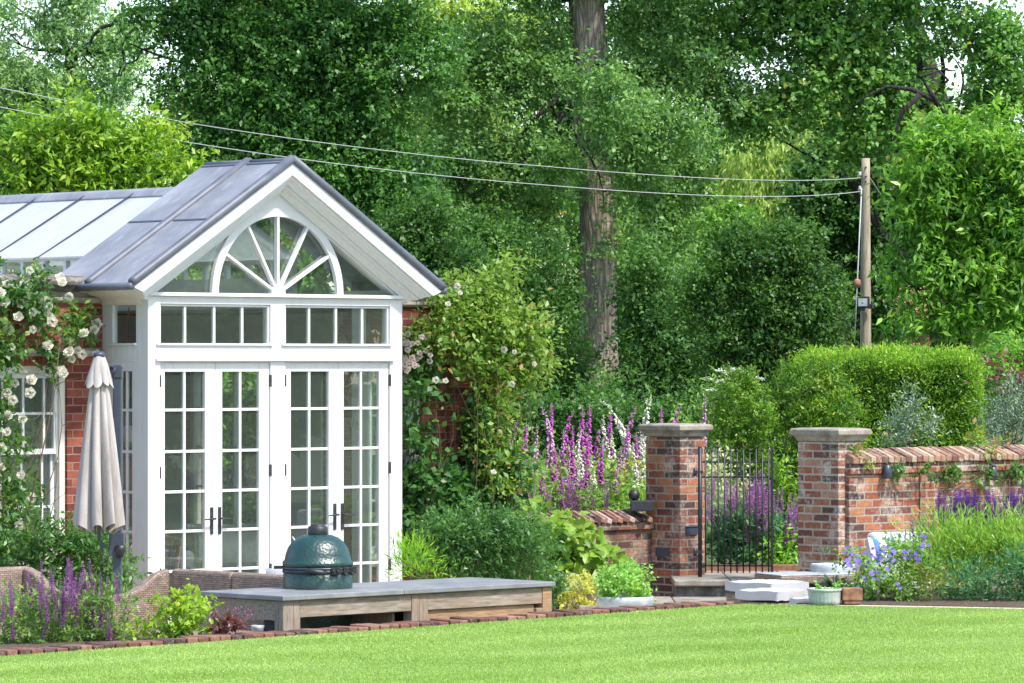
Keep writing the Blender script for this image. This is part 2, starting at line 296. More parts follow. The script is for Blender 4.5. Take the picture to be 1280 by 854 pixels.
class MB:
    def __init__(s): s.v = []; s.f = []; s.t = []; s.sm = []
    def add(s, vs, fs, tint=.5, smooth=False):
        o = len(s.v); s.v += [tuple(p) for p in vs]
        for f in fs: s.f.append(tuple(i+o for i in f)); s.t.append(tint); s.sm.append(smooth)
        return s
    def box(s, x0, x1, y0, y1, z0, z1, tint=.5, m=None):
        vs = [Vector(p) for p in ((x0, y0, z0), (x1, y0, z0), (x1, y1, z0), (x0, y1, z0), (x0, y0, z1), (x1, y0, z1), (x1, y1, z1), (x0, y1, z1))]
        if m: vs = [m @ p for p in vs]
        return s.add(vs, [(0, 3, 2, 1), (4, 5, 6, 7), (0, 1, 5, 4), (1, 2, 6, 5), (2, 3, 7, 6), (3, 0, 4, 7)], tint)
    def poly(s, pts, tint=.5): return s.add(pts, [tuple(range(len(pts)))], tint)
    def prism(s, poly, fn, a, b, tint=.5):      # poly: 2-D outline, fn(p, t) -> 3-D, from t=a to t=b
        n = len(poly); vs = [fn(p, a) for p in poly]+[fn(p, b) for p in poly]
        fs = [tuple(range(n-1, -1, -1)), tuple(range(n, 2*n))]+[(i, (i+1) % n, n+(i+1) % n, n+i) for i in range(n)]
        return s.add(vs, fs, tint)
    def loft(s, rings, closed=True, caps=True, tint=.5, smooth=False):
        n = len(rings[0]); vs = [p for r in rings for p in r]; fs = []
        for k in range(len(rings)-1):
            for i in range(n if closed else n-1):
                j = (i+1) % n; fs.append((k*n+i, k*n+j, (k+1)*n+j, (k+1)*n+i))
        if caps: fs += [tuple(range(n-1, -1, -1)), tuple(range((len(rings)-1)*n, len(rings)*n))]
        return s.add(vs, fs, tint, smooth)
    def tube(s, pts, rad, seg=8, tint=.5, caps=True, wob=0):
        pts = [Vector(p) for p in pts]; rings = []
        if not hasattr(rad, '__len__'): rad = [rad]*len(pts)
        up = Vector((.31, .17, .93))
        for k, p in enumerate(pts):
            t = (pts[min(k+1, len(pts)-1)]-pts[max(k-1, 0)]).normalized()
            if abs(t.dot(up)) > .97: up = Vector((1, .2, .1))
            a = t.cross(up).normalized(); b = t.cross(a)
            rings.append([p+(a*math.cos(2*math.pi*i/seg)+b*math.sin(2*math.pi*i/seg))*rad[k]*(1+wob*(math.sin(i*2.4+k*.21)+.6*math.sin(i*4.1+1.3))) for i in range(seg)])
        return s.loft(rings, True, caps, tint, True)
    def lathe(s, prof, seg=24, c=(0, 0, 0), tint=.5, smooth=True, rx=1, ry=1):
        rings = [[Vector((c[0]+rx*r*math.cos(2*math.pi*i/seg), c[1]+ry*r*math.sin(2*math.pi*i/seg), c[2]+z)) for i in range(seg)] for r, z in prof]
        return s.loft(rings, True, True, tint, smooth)
    def build(s, name, m, parent=None, bevel=0, loc=None, seg=2):
        me = bpy.data.meshes.new(name); me.from_pydata(s.v, [], s.f); me.validate(verbose=False)
        me.materials.append(m)
        if len(me.polygons) == len(s.t):
            at = me.attributes.new('tint', 'FLOAT', 'FACE'); at.data.foreach_set('value', s.t)
            me.polygons.foreach_set('use_smooth', s.sm)
        uv = me.uv_layers.new(name='UVMap'); co = me.vertices; dat = uv.data
        for p in me.polygons:
            n = p.normal; ax = max(range(3), key=lambda i: abs(n[i]))
            for li in p.loop_indices:
                q = co[me.loops[li].vertex_index].co
                dat[li].uv = ((q.y, q.z), (q.x, q.z), (q.x, q.y))[ax]
        o = bpy.data.objects.new(name, me); C.objects.link(o)
        if parent: o.parent = parent
        if loc: o.location = loc
        if bevel:
            b = o.modifiers.new('Bevel', 'BEVEL'); b.width = bevel; b.segments = seg; b.limit_method = 'ANGLE'; b.angle_limit = R(35)
        return o

# ---------------------------------------------------------------- leaves
def nrm(a): return a/np.maximum(np.linalg.norm(a, axis=1, keepdims=True), 1e-9)
class Leaves:
    def __init__(s): s.parts = []
    def add(s, Pn, D, N, Ln, W, T, fold=.12):
        D = nrm(D); S = nrm(np.cross(D, N)); N = np.cross(S, D); L = Ln[:, None]; w = W[:, None]
        v = np.stack([Pn, Pn+D*L*.42+S*w*.5+N*w*fold, Pn+D*L-N*L*.10, Pn+D*L*.42-S*w*.5+N*w*fold], 1)
        s.parts.append((v.reshape(-1, 3), T)); return s
    def build(s, name, m, parent=None, origin=(0, 0, 0)):
        v = np.concatenate([p[0] for p in s.parts])-np.array(origin, dtype=float); t = np.clip(np.concatenate([p[1] for p in s.parts]), 0, 1)
        n = len(t); me = bpy.data.meshes.new(name)
        me.vertices.add(4*n); me.vertices.foreach_set('co', v.astype(np.float32).ravel())
        me.loops.add(4*n); me.loops.foreach_set('vertex_index', np.arange(4*n, dtype=np.int32))
        me.polygons.add(n); me.polygons.foreach_set('loop_start', np.arange(0, 4*n, 4, dtype=np.int32)); me.polygons.foreach_set('loop_total', np.full(n, 4, dtype=np.int32))
        me.update(calc_edges=True); at = me.attributes.new('tint', 'FLOAT', 'FACE'); at.data.foreach_set('value', t.astype(np.float32))
        me.materials.append(m); o = bpy.data.objects.new(name, me); C.objects.link(o)
        if parent: o.parent = parent
        global NLEAF; NLEAF += n
        return o
NLEAF = 0
def E(px, py, rx, ry, d, dr=None):       # an ellipsoid of foliage seen at a place of the photo
    c = P(px, py, d); a, b = rx/F*d, ry/F*d
    return (c.x, c.y, c.z, a, dr if dr else (a+b)/2*.8, b)
def scatter(lv, ells, seed, leaf=(.11, .07), dens=1500, nleaf=10, twig=.35, up=.7, droop=.15, sub=(.24, .46), ksub=3.0, gap=.0, spread=.8, flat=.7, tint=(.45, .2, .16), clump=True, lift=.35):
    g = np.random.default_rng(seed)
    for (cx, cy, cz, rx, ry, rz) in ells:
        area = math.pi*rx*rz; ntw = max(3, int(area*dens/nleaf))
        c0 = np.array((cx, cy, cz)); rad = np.array((rx, ry, rz))
        if clump:
            K = max(4, int(ksub*area/max(.05, (min(rx, rz)*.35)**2*3.14)))
            d = nrm(g.normal(size=(K, 3))); rr = g.random(K)**.42*.9
            cc = c0+d*rad*rr[:, None]; cr = min(rx, rz)*g.uniform(sub[0], sub[1], K)
            ct = g.normal(0, tint[1], K); keep = g.random(K) > gap; cc, cr, ct = cc[keep], cr[keep], ct[keep]
            if not len(cr): continue
            w = cr**2; k = g.choice(len(cr), ntw, p=w/w.sum())
            d = nrm(g.normal(size=(ntw, 3))+np.array((0, 0, lift))); r = g.random(ntw)**.4
            tp = cc[k]+d*(cr[k]*r)[:, None]*np.array((1, 1, flat)); tt = tint[0]+ct[k]+g.normal(0, .07, ntw); out = d
        else:
            d = nrm(g.normal(size=(ntw, 3))); r = g.random(ntw)**.4
            tp = c0+d*rad*r[:, None]; tt = tint[0]+g.normal(0, tint[1], ntw); out = d
        td = nrm(out*.9+g.normal(0, .55, (ntw, 3))+np.array((0, 0, .15)))
        n = ntw*nleaf; i = np.repeat(np.arange(ntw), nleaf); t = g.random(n)
        lp = tp[i]+td[i]*(twig*t)[:, None]+g.normal(0, min(.055, twig*.13), (n, 3))*np.array((1, 1, .7))
        ld = td[i]*.55+g.normal(0, spread, (n, 3))*.8-np.array((0, 0, droop))
        N = g.normal(0, .42, (n, 3))+np.array((0, 0, up))+out[i]*.6
        sz = g.uniform(.5, 1.35, n)*(.85+.3*g.random(ntw))[i]
        lv.add(lp, ld, N, leaf[0]*sz, leaf[1]*sz*g.uniform(.85, 1.15, n), tt[i]+g.normal(0, tint[2], n)+.10*(t-.5))
    return lv
def path(a, b, n=7, bend=.1, seed=0, sag=0):
    g = random.Random(seed); a, b = Vector(a), Vector(b); L = (b-a).length; pts = []
    o1 = Vector((g.uniform(-1, 1), g.uniform(-1, 1), g.uniform(-1, 1)))*bend*L; o2 = Vector((g.uniform(-1, 1), g.uniform(-1, 1), g.uniform(-1, 1)))*bend*L*.5
    for k in range(n):
        t = k/(n-1); pts.append(a.lerp(b, t)+o1*math.sin(math.pi*t)+o2*math.sin(2*math.pi*t)-Vector((0, 0, sag*math.sin(math.pi*t))))
    return pts
def limbs(mb, starts, ells, r0, seed, n=14, origin=Vector((0, 0, 0)), side=2, own=None):
    g = random.Random(seed)
    for k in range(n):
        if own: mb = MB()
        e = g.choice(ells)
        tgt = Vector((e[0]+g.uniform(-.8, .8)*e[3], e[1]+g.uniform(-.8, .8)*e[4], e[2]+g.uniform(-.7, .7)*e[5]))
        a = min(starts, key=lambda q: abs(q.z-(tgt.z-.35*math.hypot(tgt.x-q.x, tgt.y-q.y)))+g.random()*.3)
        p = path(a, tgt, 9, .10, seed*31+k); r = r0*g.uniform(.5, 1.1)
        mb.tube([q-origin for q in p], [r*(1-.88*i/8) for i in range(9)], 7)
        for s in range(side):
            b = p[g.randint(3, 7)]; q = path(b, b+Vector((g.uniform(-1, 1), g.uniform(-.6, .6), g.uniform(-.5, .9)))*max(e[3], .4)*.8, 6, .14, seed*57+k*5+s)
            mb.tube([x-origin for x in q], [r*.4*(1-.85*i/5) for i in range(6)], 5)
        if own: mb.build('limb', own[0], own[1])
# ================================================================ ground, lawn, terrace
def sm(x): x = min(1, max(0, x)); return x*x*(3-2*x)
def terrain(x, y):
    q = Vector((x, y, 0))-HO; u, v = q.dot(Uv), q.dot(Vv)
    right = sm((u-5.3)/.5); back = sm((v-7)/3); far = sm((v-.3)/.5)*right
    z = -.04+(.36*far if v < 7 else .36*max(far, back))
    z += .75*sm((v-1.5)/9)*max(right, back)
    return z
def ground():
    xs = [-420, -200, -100, -60, -40, -30]+[-24+.8*i for i in range(68)]+[32, 40, 60, 100, 200, 420]
    ys = [-120, -60, -20, 0, 15, 24]+[28+.7*i for i in range(60)]+[72, 76, 80, 90, 110, 150, 240, 420, 800]
    vs = [(x, y, terrain(x, y)) for y in ys for x in xs]; nx = len(xs)
    fs = [(j*nx+i, j*nx+i+1, (j+1)*nx+i+1, (j+1)*nx+i) for j in range(len(ys)-1) for i in range(nx-1)]
    o = MB().add(vs, fs, .5, True).build('ground', M['ground']); o['kind'] = 'structure'
ground()
LZ = .45
LA, LB, LC = PZ(0, 821, LZ), PZ(930, 755.5, LZ), PZ(1280, 762, LZ)
e1 = (LB-LA).normalized(); LA0 = LA-e1*7; e2 = (LC-LB).normalized(); LC1 = LC+e2*8
LAWN = [LA0, LB, LC1]
mb = MB(); top = [LA0, LB, LC1, Vector((40, 33, LZ)), Vector((40, -70, LZ)), Vector((-40, -70, LZ)), Vector((-40, 10, LZ))]
n = len(top); mb.add([p for p in top]+[p-Vector((0, 0, .6)) for p in top], [tuple(range(n-1, -1, -1))]+[(i, (i+1) % n, n+(i+1) % n, n+i) for i in range(n)])
def lawnmat():
    m, nt, b = mat('lawn_turf'); v = coords(nt)
    ln(nt, ramp(nt, noise(nt, v, 12, 6), [(.3, (.07, .14, .018)), (.7, (.13, .22, .035))]), b.inputs['Base Color']); b.inputs['Roughness'].default_value = 1; return m
tag(mb.build('lawn', lawnmat()), kind='structure')
def edge_y(x):
    a, b = (LA0, LB) if x < LB.x else (LB, LC1)
    return a.y+(b.y-a.y)*(x-a.x)/(b.x-a.x)
def grass():
    g = np.random.default_rng(5); n = 850000
    y = g.uniform(23.5, 36, n)**1.0; x = (g.random(n)-.5)*2*(y*.14+1.0)
    ey = np.where(x < LB.x, LA0.y+(LB.y-LA0.y)*(x-LA0.x)/(LB.x-LA0.x), LB.y+(LC1.y-LB.y)*(x-LB.x)/(LC1.x-LB.x))
    k = y < ey-.01; x, y = x[k], y[k]; n = len(x)
    # mown in bands: the blades lie one way, then the other
    band = np.sin((x*.62-y*.78)*2*math.pi/1.1+.5*np.sin(x*3+y)); lean = np.where(band > 0, .2, -.2)
    D = np.stack([g.normal(0, .45, n)+lean*.5, g.normal(0, .45, n)+lean, np.full(n, .95)], 1)
    N = g.normal(0, 1, (n, 3))*np.array((1, 1, .25))
    L = g.uniform(.011, .021, n)*(1+.25*np.sin(x*1.7+y*.9)*np.sin(y*2.3-x*.6))
    patch = .10*np.sin(x*.9-y*.7+.8*np.sin(y*.6))+.08*np.sin(x*2.1+1.3*np.sin(y*1.1))+.09*np.sin(y*3.7+x*.8)+.07*np.sin(x*5.1-y*4.3)
    T = .46+patch+.035*np.tanh(band*2)+g.normal(0, .18, n)
    lv = Leaves().add(np.stack([x, y, np.full(n, LZ-.004)], 1), D, N, L, g.uniform(.005, .0095, n), T, .05)
    tag(lv.build('lawn_grass', LM['grass']), 'short mown bright green lawn grass', 'grass', kind='stuff')
grass()
mb = MB(); q = [L2W(-10, -12, 0), L2W(9, -12, 0), L2W(9, .9, 0), L2W(-10, .9, 0)]
mb.add(q, [(0, 1, 2, 3)]); tag(mb.build('terrace', M['paving']), kind='structure')
# soil behind the brick edging and the border at lawn level on the right
nrmE = Vector((-e1.y, e1.x, 0))
mb = MB()
def strip(a, b, w, z0, z1, mb):
    d = (b-a).normalized(); nn = Vector((-d.y, d.x, 0)); q = [a, b, b+nn*w, a+nn*w]
    mb.add([Vector((p.x, p.y, z)) for z in (z0, z1) for p in q], [(3, 2, 1, 0), (4, 5, 6, 7), (0, 1, 5, 4), (1, 2, 6, 5), (2, 3, 7, 6), (3, 0, 4, 7)])
a = LA0+nrmE*.235; b = LA+e1*((PZ(345, 797, LZ)-LA).length)+nrmE*.235
strip(a, b, 1.5, -.02, LZ-.03, mb); tag(mb.build('flower_bed', M['soil']), kind='structure')
mb = MB(); a = LA+e1*((PZ(697, 771, LZ)-LA).length)+nrmE*.235; strip(a, LB+nrmE*.235-e1*.05, .45, -.02, LZ-.035, mb); tag(mb.build('gravel_strip', M['grit']), kind='structure')
mb = MB(); q0 = PZ(1000, 759, LZ); q0.y = edge_y(q0.x)+.004; strip(q0+Vector((.0, .16, 0)), LC1+Vector((0, .16, 0)), 2.6, -.02, LZ+.01, mb); tag(mb.build('border_soil', M['soil']), kind='structure')
mb = MB(); strip(q0, LC1, .16, -.02, LZ+.004, mb); tag(mb.build('gravel_edge', M['grit']), kind='structure')

# brick edging of the lawn
mb = MB(); g = random.Random(3); L = (LB-LA0).length; s = 0
while s < L-.06:
    w = g.uniform(.096, .106); p = LA0+e1*(s+w/2); hgt = g.uniform(.026, .040)
    mt = Matrix.Translation(p+nrmE*.115)@Matrix.Rotation(math.atan2(e1.y, e1.x)+g.gauss(0, .02), 4, 'Z')@Matrix.Rotation(g.gauss(0, .03), 4, 'X')
    mb.box(-w/2, w/2, -.11+g.gauss(0, .004), .11, -.6, hgt, g.random(), mt); s += w+g.uniform(.010, .016)
o = mb.build('brick_edging', M['edging'], bevel=.009); tag(o, 'row of dark red upright bricks edging the lawn', 'edging')

# ================================================================ the brick house
HOUSE = thing('brick_house', 'red brick house wall with stone cornice and roof lantern behind white porch', 'house', HO, A43)
def wallpiece(mb, u0, u1, v0, v1, z0, z1): mb.box(u0, u1, v0, v1, z0, z1)
VW = .683; ZT = 3.10
mb = MB()
for u0, u1, z0, z1 in ((-3.2, -1.304, -.05, ZT), (-1.304, -.405, -.05, .55), (-1.304, -.405, 2.463, ZT), (-.405, 0, -.05, ZT), (3.1, 3.2, -.05, ZT), (3.2, 3.96, -.05, .55), (3.2, 3.96, 2.42, ZT), (3.96, 4.28, -.05, ZT)):
    mb.box(u0, u1, VW, VW+.3, z0, z1)
mb.box(4.28, 4.95, VW-.06, VW+.3, -.05, ZT)                       # corner pilaster
for v0, v1, z0, z1 in ((VW+.3, 1.75, -.05, ZT), (1.75, 3.0, -.05, .2), (1.75, 3.0, 2.5, ZT), (3.0, 3.9, -.05, ZT), (3.9, 5.3, -.05, .2), (3.9, 5.3, 2.5, ZT), (5.3, 6.2, -.05, ZT)):
    mb.box(4.65, 4.95, v0, v1, z0, z1)
mb.box(-3.2, -2.9, VW+.3, 6.2, -.05, ZT); mb.box(-2.9, 4.65, 5.9, 6.2, -.05, ZT)
mb.build('wall', M['redbrick'], HOUSE)
mb = MB(); mb.box(-2.9, 4.65, 5.87, 5.897, .06, 3.0); mb.box(-2.897, -2.87, VW+.31, 5.86, .06, 3.0)
for v0, v1, z0, z1 in ((VW+.31, 1.75, .06, 3.0), (1.75, 3.0, 2.5, 3.0), (3.0, 3.9, .06, 3.0), (3.9, 5.3, 2.5, 3.0), (5.3, 5.86, .06, 3.0)): mb.box(4.62, 4.647, v0, v1, z0, z1)
mb.build('interior_wall', M['plaster'], HOUSE)
mb = MB(); mb.box(-2.9, 4.65, VW+.3, 5.9, .0, .05); mb.box(.15, 2.95, .12, VW+.3, .0, .05); mb.build('floor', M['paving'], HOUSE)
mb = MB()
for u0, u1, v0, v1 in ((-2.86, .42, VW+.32, 5.86), (2.68, 4.61, VW+.32, 5.86), (.42, 2.68, 5.3, 5.86)): mb.box(u0, u1, v0, v1, 3.02, 3.09)
mb.build('ceiling', M['white'], HOUSE)
mb = MB()
for u0, u1, v0, v1 in ((-3.2, .38, VW+.28, 6.2), (2.72, 4.95, VW+.28, 6.2), (.38, 2.72, 5.3, 6.2)): mb.box(u0, u1, v0, v1, 3.102, 3.14)
mb.build('flat_roof', M['lead'], HOUSE)
def run(prof, u0, u1, v, mb, tint=.5): mb.prism(prof, lambda p, t: (t, v-p[0], p[1]), u0, u1, tint)
# parapet cornice: moulded stone with weathered coping
corn = [(0, 3.035), (.03, 3.04), (.05, 3.06), (.055, 3.09), (.0, 3.09)]
frieze = [(0, 3.092), (.03, 3.092), (.03, 3.145), (0, 3.145)]
cop = [(-.30, 3.147), (.05, 3.147), (.075, 3.17), (.12, 3.20), (.13, 3.235), (.12, 3.25), (.03, 3.285), (-.30, 3.30)]
def course(name, prof, segs, m, bv):
    for a, b_, vv in segs: k_ = MB(); run(prof, a, b_, vv, k_); k_.build(name, M[m], HOUSE, bv)
course('string_moulding', corn, ((-3.2, 0, VW), (3.1, 4.27, VW), (4.272, 5.0, VW-.06)), 'stone', .004)
course('frieze', frieze, ((-3.2, 0, VW), (3.1, 4.268, VW), (4.272, 4.98, VW-.06)), 'slab', .004)
course('coping', cop, ((-3.3, -.20, VW), (3.30, 4.24, VW), (4.243, 5.06, VW-.06)), 'darkstone', .006)
mb = MB(); run([(0, 2.545), (.045, 2.55), (.075, 2.575), (.08, 2.60), (.05, 2.605), (0, 2.625)], -1.55, -.03, VW, mb); mb.build('drip_moulding', M['stone'], HOUSE, .004)
mb = MB()                                                          # soldier arch bricks over the window
u = -1.34
while u < -.37:
    mb.box(u, u+.064, VW-.004, VW+.1, 2.464, 2.542, random.random()); u += .074
mb.build('soldier_arch', tinted('red_arch_brick', [(0, (.22, .05, .03)), (1, (.36, .11, .06))]), HOUSE, .003)
def bars(mb, us, z0, z1, v0, v1, w=.022):
    for u in us: mb.box(u-w/2, u+w/2, v0, v1, z0, z1)
def frame_rect(mb, u0, u1, z0, z1, v0, v1, l, r, b, t):
    mb.box(u0, u0+l, v0, v1, z0, z1); mb.box(u1-r, u1, v0, v1, z0, z1)
    if b: mb.box(u0+l, u1-r, v0, v1, z0, z0+b)
    if t: mb.box(u0+l, u1-r, v0, v1, z1-t, z1)
def muntins(mb, u0, u1, zs, us, z0, z1, v0, v1, w=.024):
    for u in us: mb.box(u-w/2, u+w/2, v0, v1, z0, z1)
    ed = [u0]+[x for u in us for x in (u-w/2, u+w/2)]+[u1]
    for z in zs:
        for k in range(0, len(ed), 2): mb.box(ed[k], ed[k+1], v0+.002, v1-.002, z-w/2, z+w/2)
def sash_window(u0, u1, z0, z1, zm, us):
    f = MB(); frame_rect(f, u0, u1, z0, z1, VW+.03, VW+.15, .065, .065, .06, .07)
    w = f.build('sash_window', M['cream'], HOUSE, .004)
    s = MB(); frame_rect(s, u0+.066, u1-.066, zm-.02, z1-.071, VW+.055, VW+.095, .045, .045, .05, .045)
    zz = (zm+.03+z1-.116)/2; muntins(s, u0+.111, u1-.111, [zz], us, zm+.03, z1-.116, VW+.062, VW+.09); s.build('upper_sash', M['white'], w, .003)
    s = MB(); frame_rect(s, u0+.066, u1-.066, z0+.061, zm+.02, VW+.10, VW+.14, .05, .05, .07, .04)
    zz = (zm-.02+z0+.131)/2; muntins(s, u0+.116, u1-.116, [zz], [u+.01 for u in us], z0+.131, zm-.02, VW+.106, VW+.134); s.build('lower_sash', M['white'], w, .003)
    for su in (u0+.068, u1-.068-.02): MB().box(su, su+.02, VW+.05, VW+.098, zm-.10, zm-.022).build('sash_horn', M['white'], w, .006)
    g = MB(); g.box(u0+.09, u1-.09, VW+.074, VW+.078, zm, z1-.1); g.box(u0+.09, u1-.09, VW+.118, VW+.122, z0+.1, zm); g.build('pane', M['glass'], w)
    g = MB(); g.box(u0-.05, u1+.05, VW-.06, VW+.10, z0-.06, z0-.002); g.build('sill', M['stone'], w, .006)
sash_window(-1.304, -.405, .55, 2.463, 1.67, [-1.09, -.855, -.62])
sash_window(3.2, 3.96, .55, 2.42, 1.60, [3.45, 3.71])
for v0, v1 in ((1.75, 3.0), (3.9, 5.3)):                           # garden side windows, seen through the room
    f = MB()
    f.box(4.72, 4.82, v0, v0+.06, .2, 2.5); f.box(4.72, 4.82, v1-.06, v1, .2, 2.5); f.box(4.72, 4.82, v0+.06, v1-.06, .2, .3); f.box(4.72, 4.82, v0+.06, v1-.06, 2.42, 2.5)
    for z in (.73, 1.15, 1.58, 2.0): f.box(4.755, 4.785, v0+.06, v1-.06, z-.012, z+.012)
    f.box(4.752, 4.788, (v0+v1)/2-.013, (v0+v1)/2+.013, .3, 2.42)
    w = f.build('side_window', M['white'], HOUSE); MB().box(4.768, 4.772, v0+.03, v1-.03, .25, 2.45).build('pane', M['sideglass'], w)
# roof lantern
RZ, EZ, EU = 4.13, 3.515, .40
LAN = MB()
def slope(mb, u0, z0, u1, z1, v0, v1, th=.02):
    nx = Vector((-(z1-z0), 0, u1-u0)).normalized()*th
    if nx.z < 0: nx = -nx
    a, b, c, d = Vector((u0, v0, z0)), Vector((u1, v0, z1)), Vector((u1, v1, z1)), Vector((u0, v1, z0))
    mb.add([a, b, c, d, a+nx, b+nx, c+nx, d+nx], [(0, 3, 2, 1), (4, 5, 6, 7), (0, 1, 5, 4), (1, 2, 6, 5), (2, 3, 7, 6), (3, 0, 4, 7)])
slope(LAN, EU-.06, EZ-.037, 1.548, RZ, 1.10, 5.3); slope(LAN, 3.1-EU+.06, EZ-.037, 1.552, RZ, 1.10, 5.3)
lr = LAN.build('lantern_roof', M['roofglass'], HOUSE)
gb = MB(); v = 1.32
while v < 5.35:
    slope(gb, EU-.075, EZ-.030, 1.50, RZ+.012, v, v+.016, .014); slope(gb, 3.1-EU+.075, EZ-.030, 1.60, RZ+.012, v, v+.016, .014); v += .79
gb.build('glazing_bar', M['anthracite'], lr)
rc = MB(); rc.prism([(1.43, 4.08), (1.55, 4.155), (1.67, 4.08), (1.67, 4.105), (1.60, 4.165), (1.55, 4.19), (1.50, 4.165), (1.43, 4.105)], lambda p, t: (p[0], t, p[1]), 1.1, 5.36); rc.build('ridge_cap', M['lead'], lr, .01)
cl = MB()
for u0 in (EU, 3.1-EU-.06):
    cl.box(u0, u0+.06, 1.1, 5.28, 3.145, 3.32); cl.box(u0, u0+.06, 1.1, 5.28, 3.46, 3.50)
    v = 1.1
    while v < 5.3: cl.box(u0+.003, u0+.057, v, v+.045, 3.32, 3.46); v += .34
    v = 1.1
cl.box(EU+.06, 3.1-EU-.06, 5.2, 5.28, 3.145, 3.32); cl.box(EU+.06, 3.1-EU-.06, 5.2, 5.28, 3.46, 3.5)
for u in (.9, 1.22, 1.535, 1.85, 2.17): cl.box(u, u+.035, 5.21, 5.27, 3.5, RZ-.06-abs(u+.017-1.55)*.53)
cl.box(1.535, 1.565, 5.21, 5.27, 3.32, 3.46)
cl.build('clerestory_frame', M['white'], lr)
gl = MB(); gl.box(EU+.028, EU+.032, 1.1, 5.2, 3.32, 3.46); gl.box(3.1-EU-.032, 3.1-EU-.028, 1.1, 5.2, 3.32, 3.46); gl.build('clerestory_pane', M['sideglass'], lr)

# ================================================================ the white garden room porch
GR = thing('garden_room', 'white timber garden room porch with fan window and lead gable roof', 'garden room', HO, A43)
mb = MB(); Z0 = -.03
mb.box(0, .144, 0, .12, Z0, 3.10); mb.box(2.944, 3.10, 0, .12, Z0, 3.10); mb.box(1.455, 1.636, .002, .12, Z0, 3.03)
for u0, u1 in ((.144, 1.455), (1.636, 2.944)):
    mb.box(u0, u1, .003, .12, 2.49, 2.645)
mb.box(.144, 2.944, .003, .12, 3.03, 3.10)
mb.box(.144, 2.944, .003, .12, Z0, .045)
for u0 in (0, 3.04):                                                # returns to the house wall
    for v0, v1, z0, z1 in ((.12, .18, Z0, 3.06), (.53, .683, Z0, 3.06), (.18, .53, 3.02, 3.06), (.18, .53, 2.41, 2.66), (.18, .53, Z0, .2), (.18, .238, .2, 2.41), (.445, .53, .2, 2.41)):
        mb.box(u0+(.004 if u0 else 0), u0+.06-(0 if u0 else .004), v0, v1, z0, z1)
mb.build('frame', M['white'], GR, .004)
mb = MB()
mb.box(.085, 2.985, -.03, -.001, 2.505, 2.53); mb.box(-.012, 3.112, -.04, -.001, 3.102, 3.135); 
mb.box(.09, 1.475, -.018, -.001, 2.648, 2.668); mb.box(1.585, 2.955, -.018, -.001, 2.648, 2.668)
mb.box(-.028, -.001, .16, .55, 2.648, 2.668); mb.box(-.006, -.001, .15, .6, 2.50, 2.512)
mb.build('trim', M['white'], GR, .004)
def panes(u0, u1, z0, z1, us, zs, rail, name, vb=.02):
    s = MB(); l, r, b, t = rail
    frame_rect(s, u0, u1, z0, z1, vb, vb+.045, l, r, b, t); muntins(s, u0+l, u1-r, zs, us, z0+b, z1-t, vb+.007, vb+.04, .026)
    o = s.build(name, M['white'], GR, .004)
    MB().box(u0+l-.005, u1-r+.005, vb+.020, vb+.025, z0+b-.005, z1-t+.005).build('pane', M['glass'], o); return o
panes(.146, 1.453, 2.647, 3.028, [.455, .80, 1.135], [], (.02, .02, .02, .02), 'transom_window')
panes(1.638, 2.942, 2.647, 3.028, [1.95, 2.285, 2.615], [], (.02, .02, .02, .02), 'transom_window')
ZR = [2.053, 1.671, 1.300, .935, .57]
for (u0, u1, g0, g1, hs) in ((.148, .804, .213, .687, 0), (.808, 1.452, .89, 1.334, 1), (1.640, 2.304, 1.72, 2.189, 0), (2.308, 2.941, 2.376, 2.825, 1)):
    o = panes(u0, u1, .05, 2.487, [(g0+g1)/2], ZR, (g0-u0, u1-g1, .16, 2.487-2.405), 'french_door', .022)
    hu = u1-.045 if hs == 0 else u0+.045
    k = MB(); k.box(hu-.017, hu+.017, .010, .022, .90, 1.15); k.tube([(hu, .02, 1.045), (hu, -.035, 1.045)], .009, 8)
    sg = -1 if hs == 0 else 1
    k.tube([(hu-sg*.01, -.035, 1.045), (hu+sg*.12, -.037, 1.04)], [.010, .007], 8); k.build('handle', M['pewter'], o, .003)
    he = u0-.008 if hs == 0 else u1+.003
    for hz in (.55, 1.48, 2.32): MB().box(he-.004, he+.012, -.002, .021, hz-.055, hz+.055).build('hinge', M['pewter'], o)
# side window in the return
f = MB()
for z in (2.053, 1.671, 1.30, .935, .57): f.box(.018, .044, .238, .445, z-.013, z+.013)
f.box(.019, .043, .333, .357, .2, 2.41)
w = f.build('side_light', M['white'], GR, .003); MB().box(.03, .034, .17, .54, .2, 3.03).build('pane', M['glass'], w)
f2 = MB(); f2.box(3.068, 3.072, .17, .54, .2, 3.03); f2.build('side_pane', M['glass'], GR)
# fan window
ca, sa = 1.55, 3.137
fr = MB(); N = 40
def arc(r, t): return (ca+r*math.cos(t), sa+r*math.sin(t))
pr = [arc(.80, math.pi*i/N) for i in range(N+1)]; pi_ = [arc(.722, math.pi*i/N) for i in range(N+1)]
rings = [[Vector((pr[i][0], -.006, pr[i][1])), Vector((pi_[i][0], -.006, pi_[i][1])), Vector((pi_[i][0], .04, pi_[i][1])), Vector((pr[i][0], .04, pr[i][1]))] for i in range(N+1)]
fr.loft(rings)
for t in (30, 60, 90, 120, 150):
    t = R(t); dx, dz = math.cos(t), math.sin(t); px, pz = -dz, dx; w = .014
    pts = [(ca+dx*.07+px*w, sa+dz*.07+pz*w), (ca+dx*.07-px*w, sa+dz*.07-pz*w), (ca+dx*.724-px*w, sa+dz*.724-pz*w), (ca+dx*.724+px*w, sa+dz*.724+pz*w)]
    fr.prism(pts, lambda p, q: (p[0], q, p[1]), .0, .05)
fr.prism([arc(.085, math.pi*i/12) for i in range(13)], lambda p, q: (p[0], q, p[1]), -.004, .054)
fw = fr.build('fan_window', M['white'], GR, .004)
K = .63
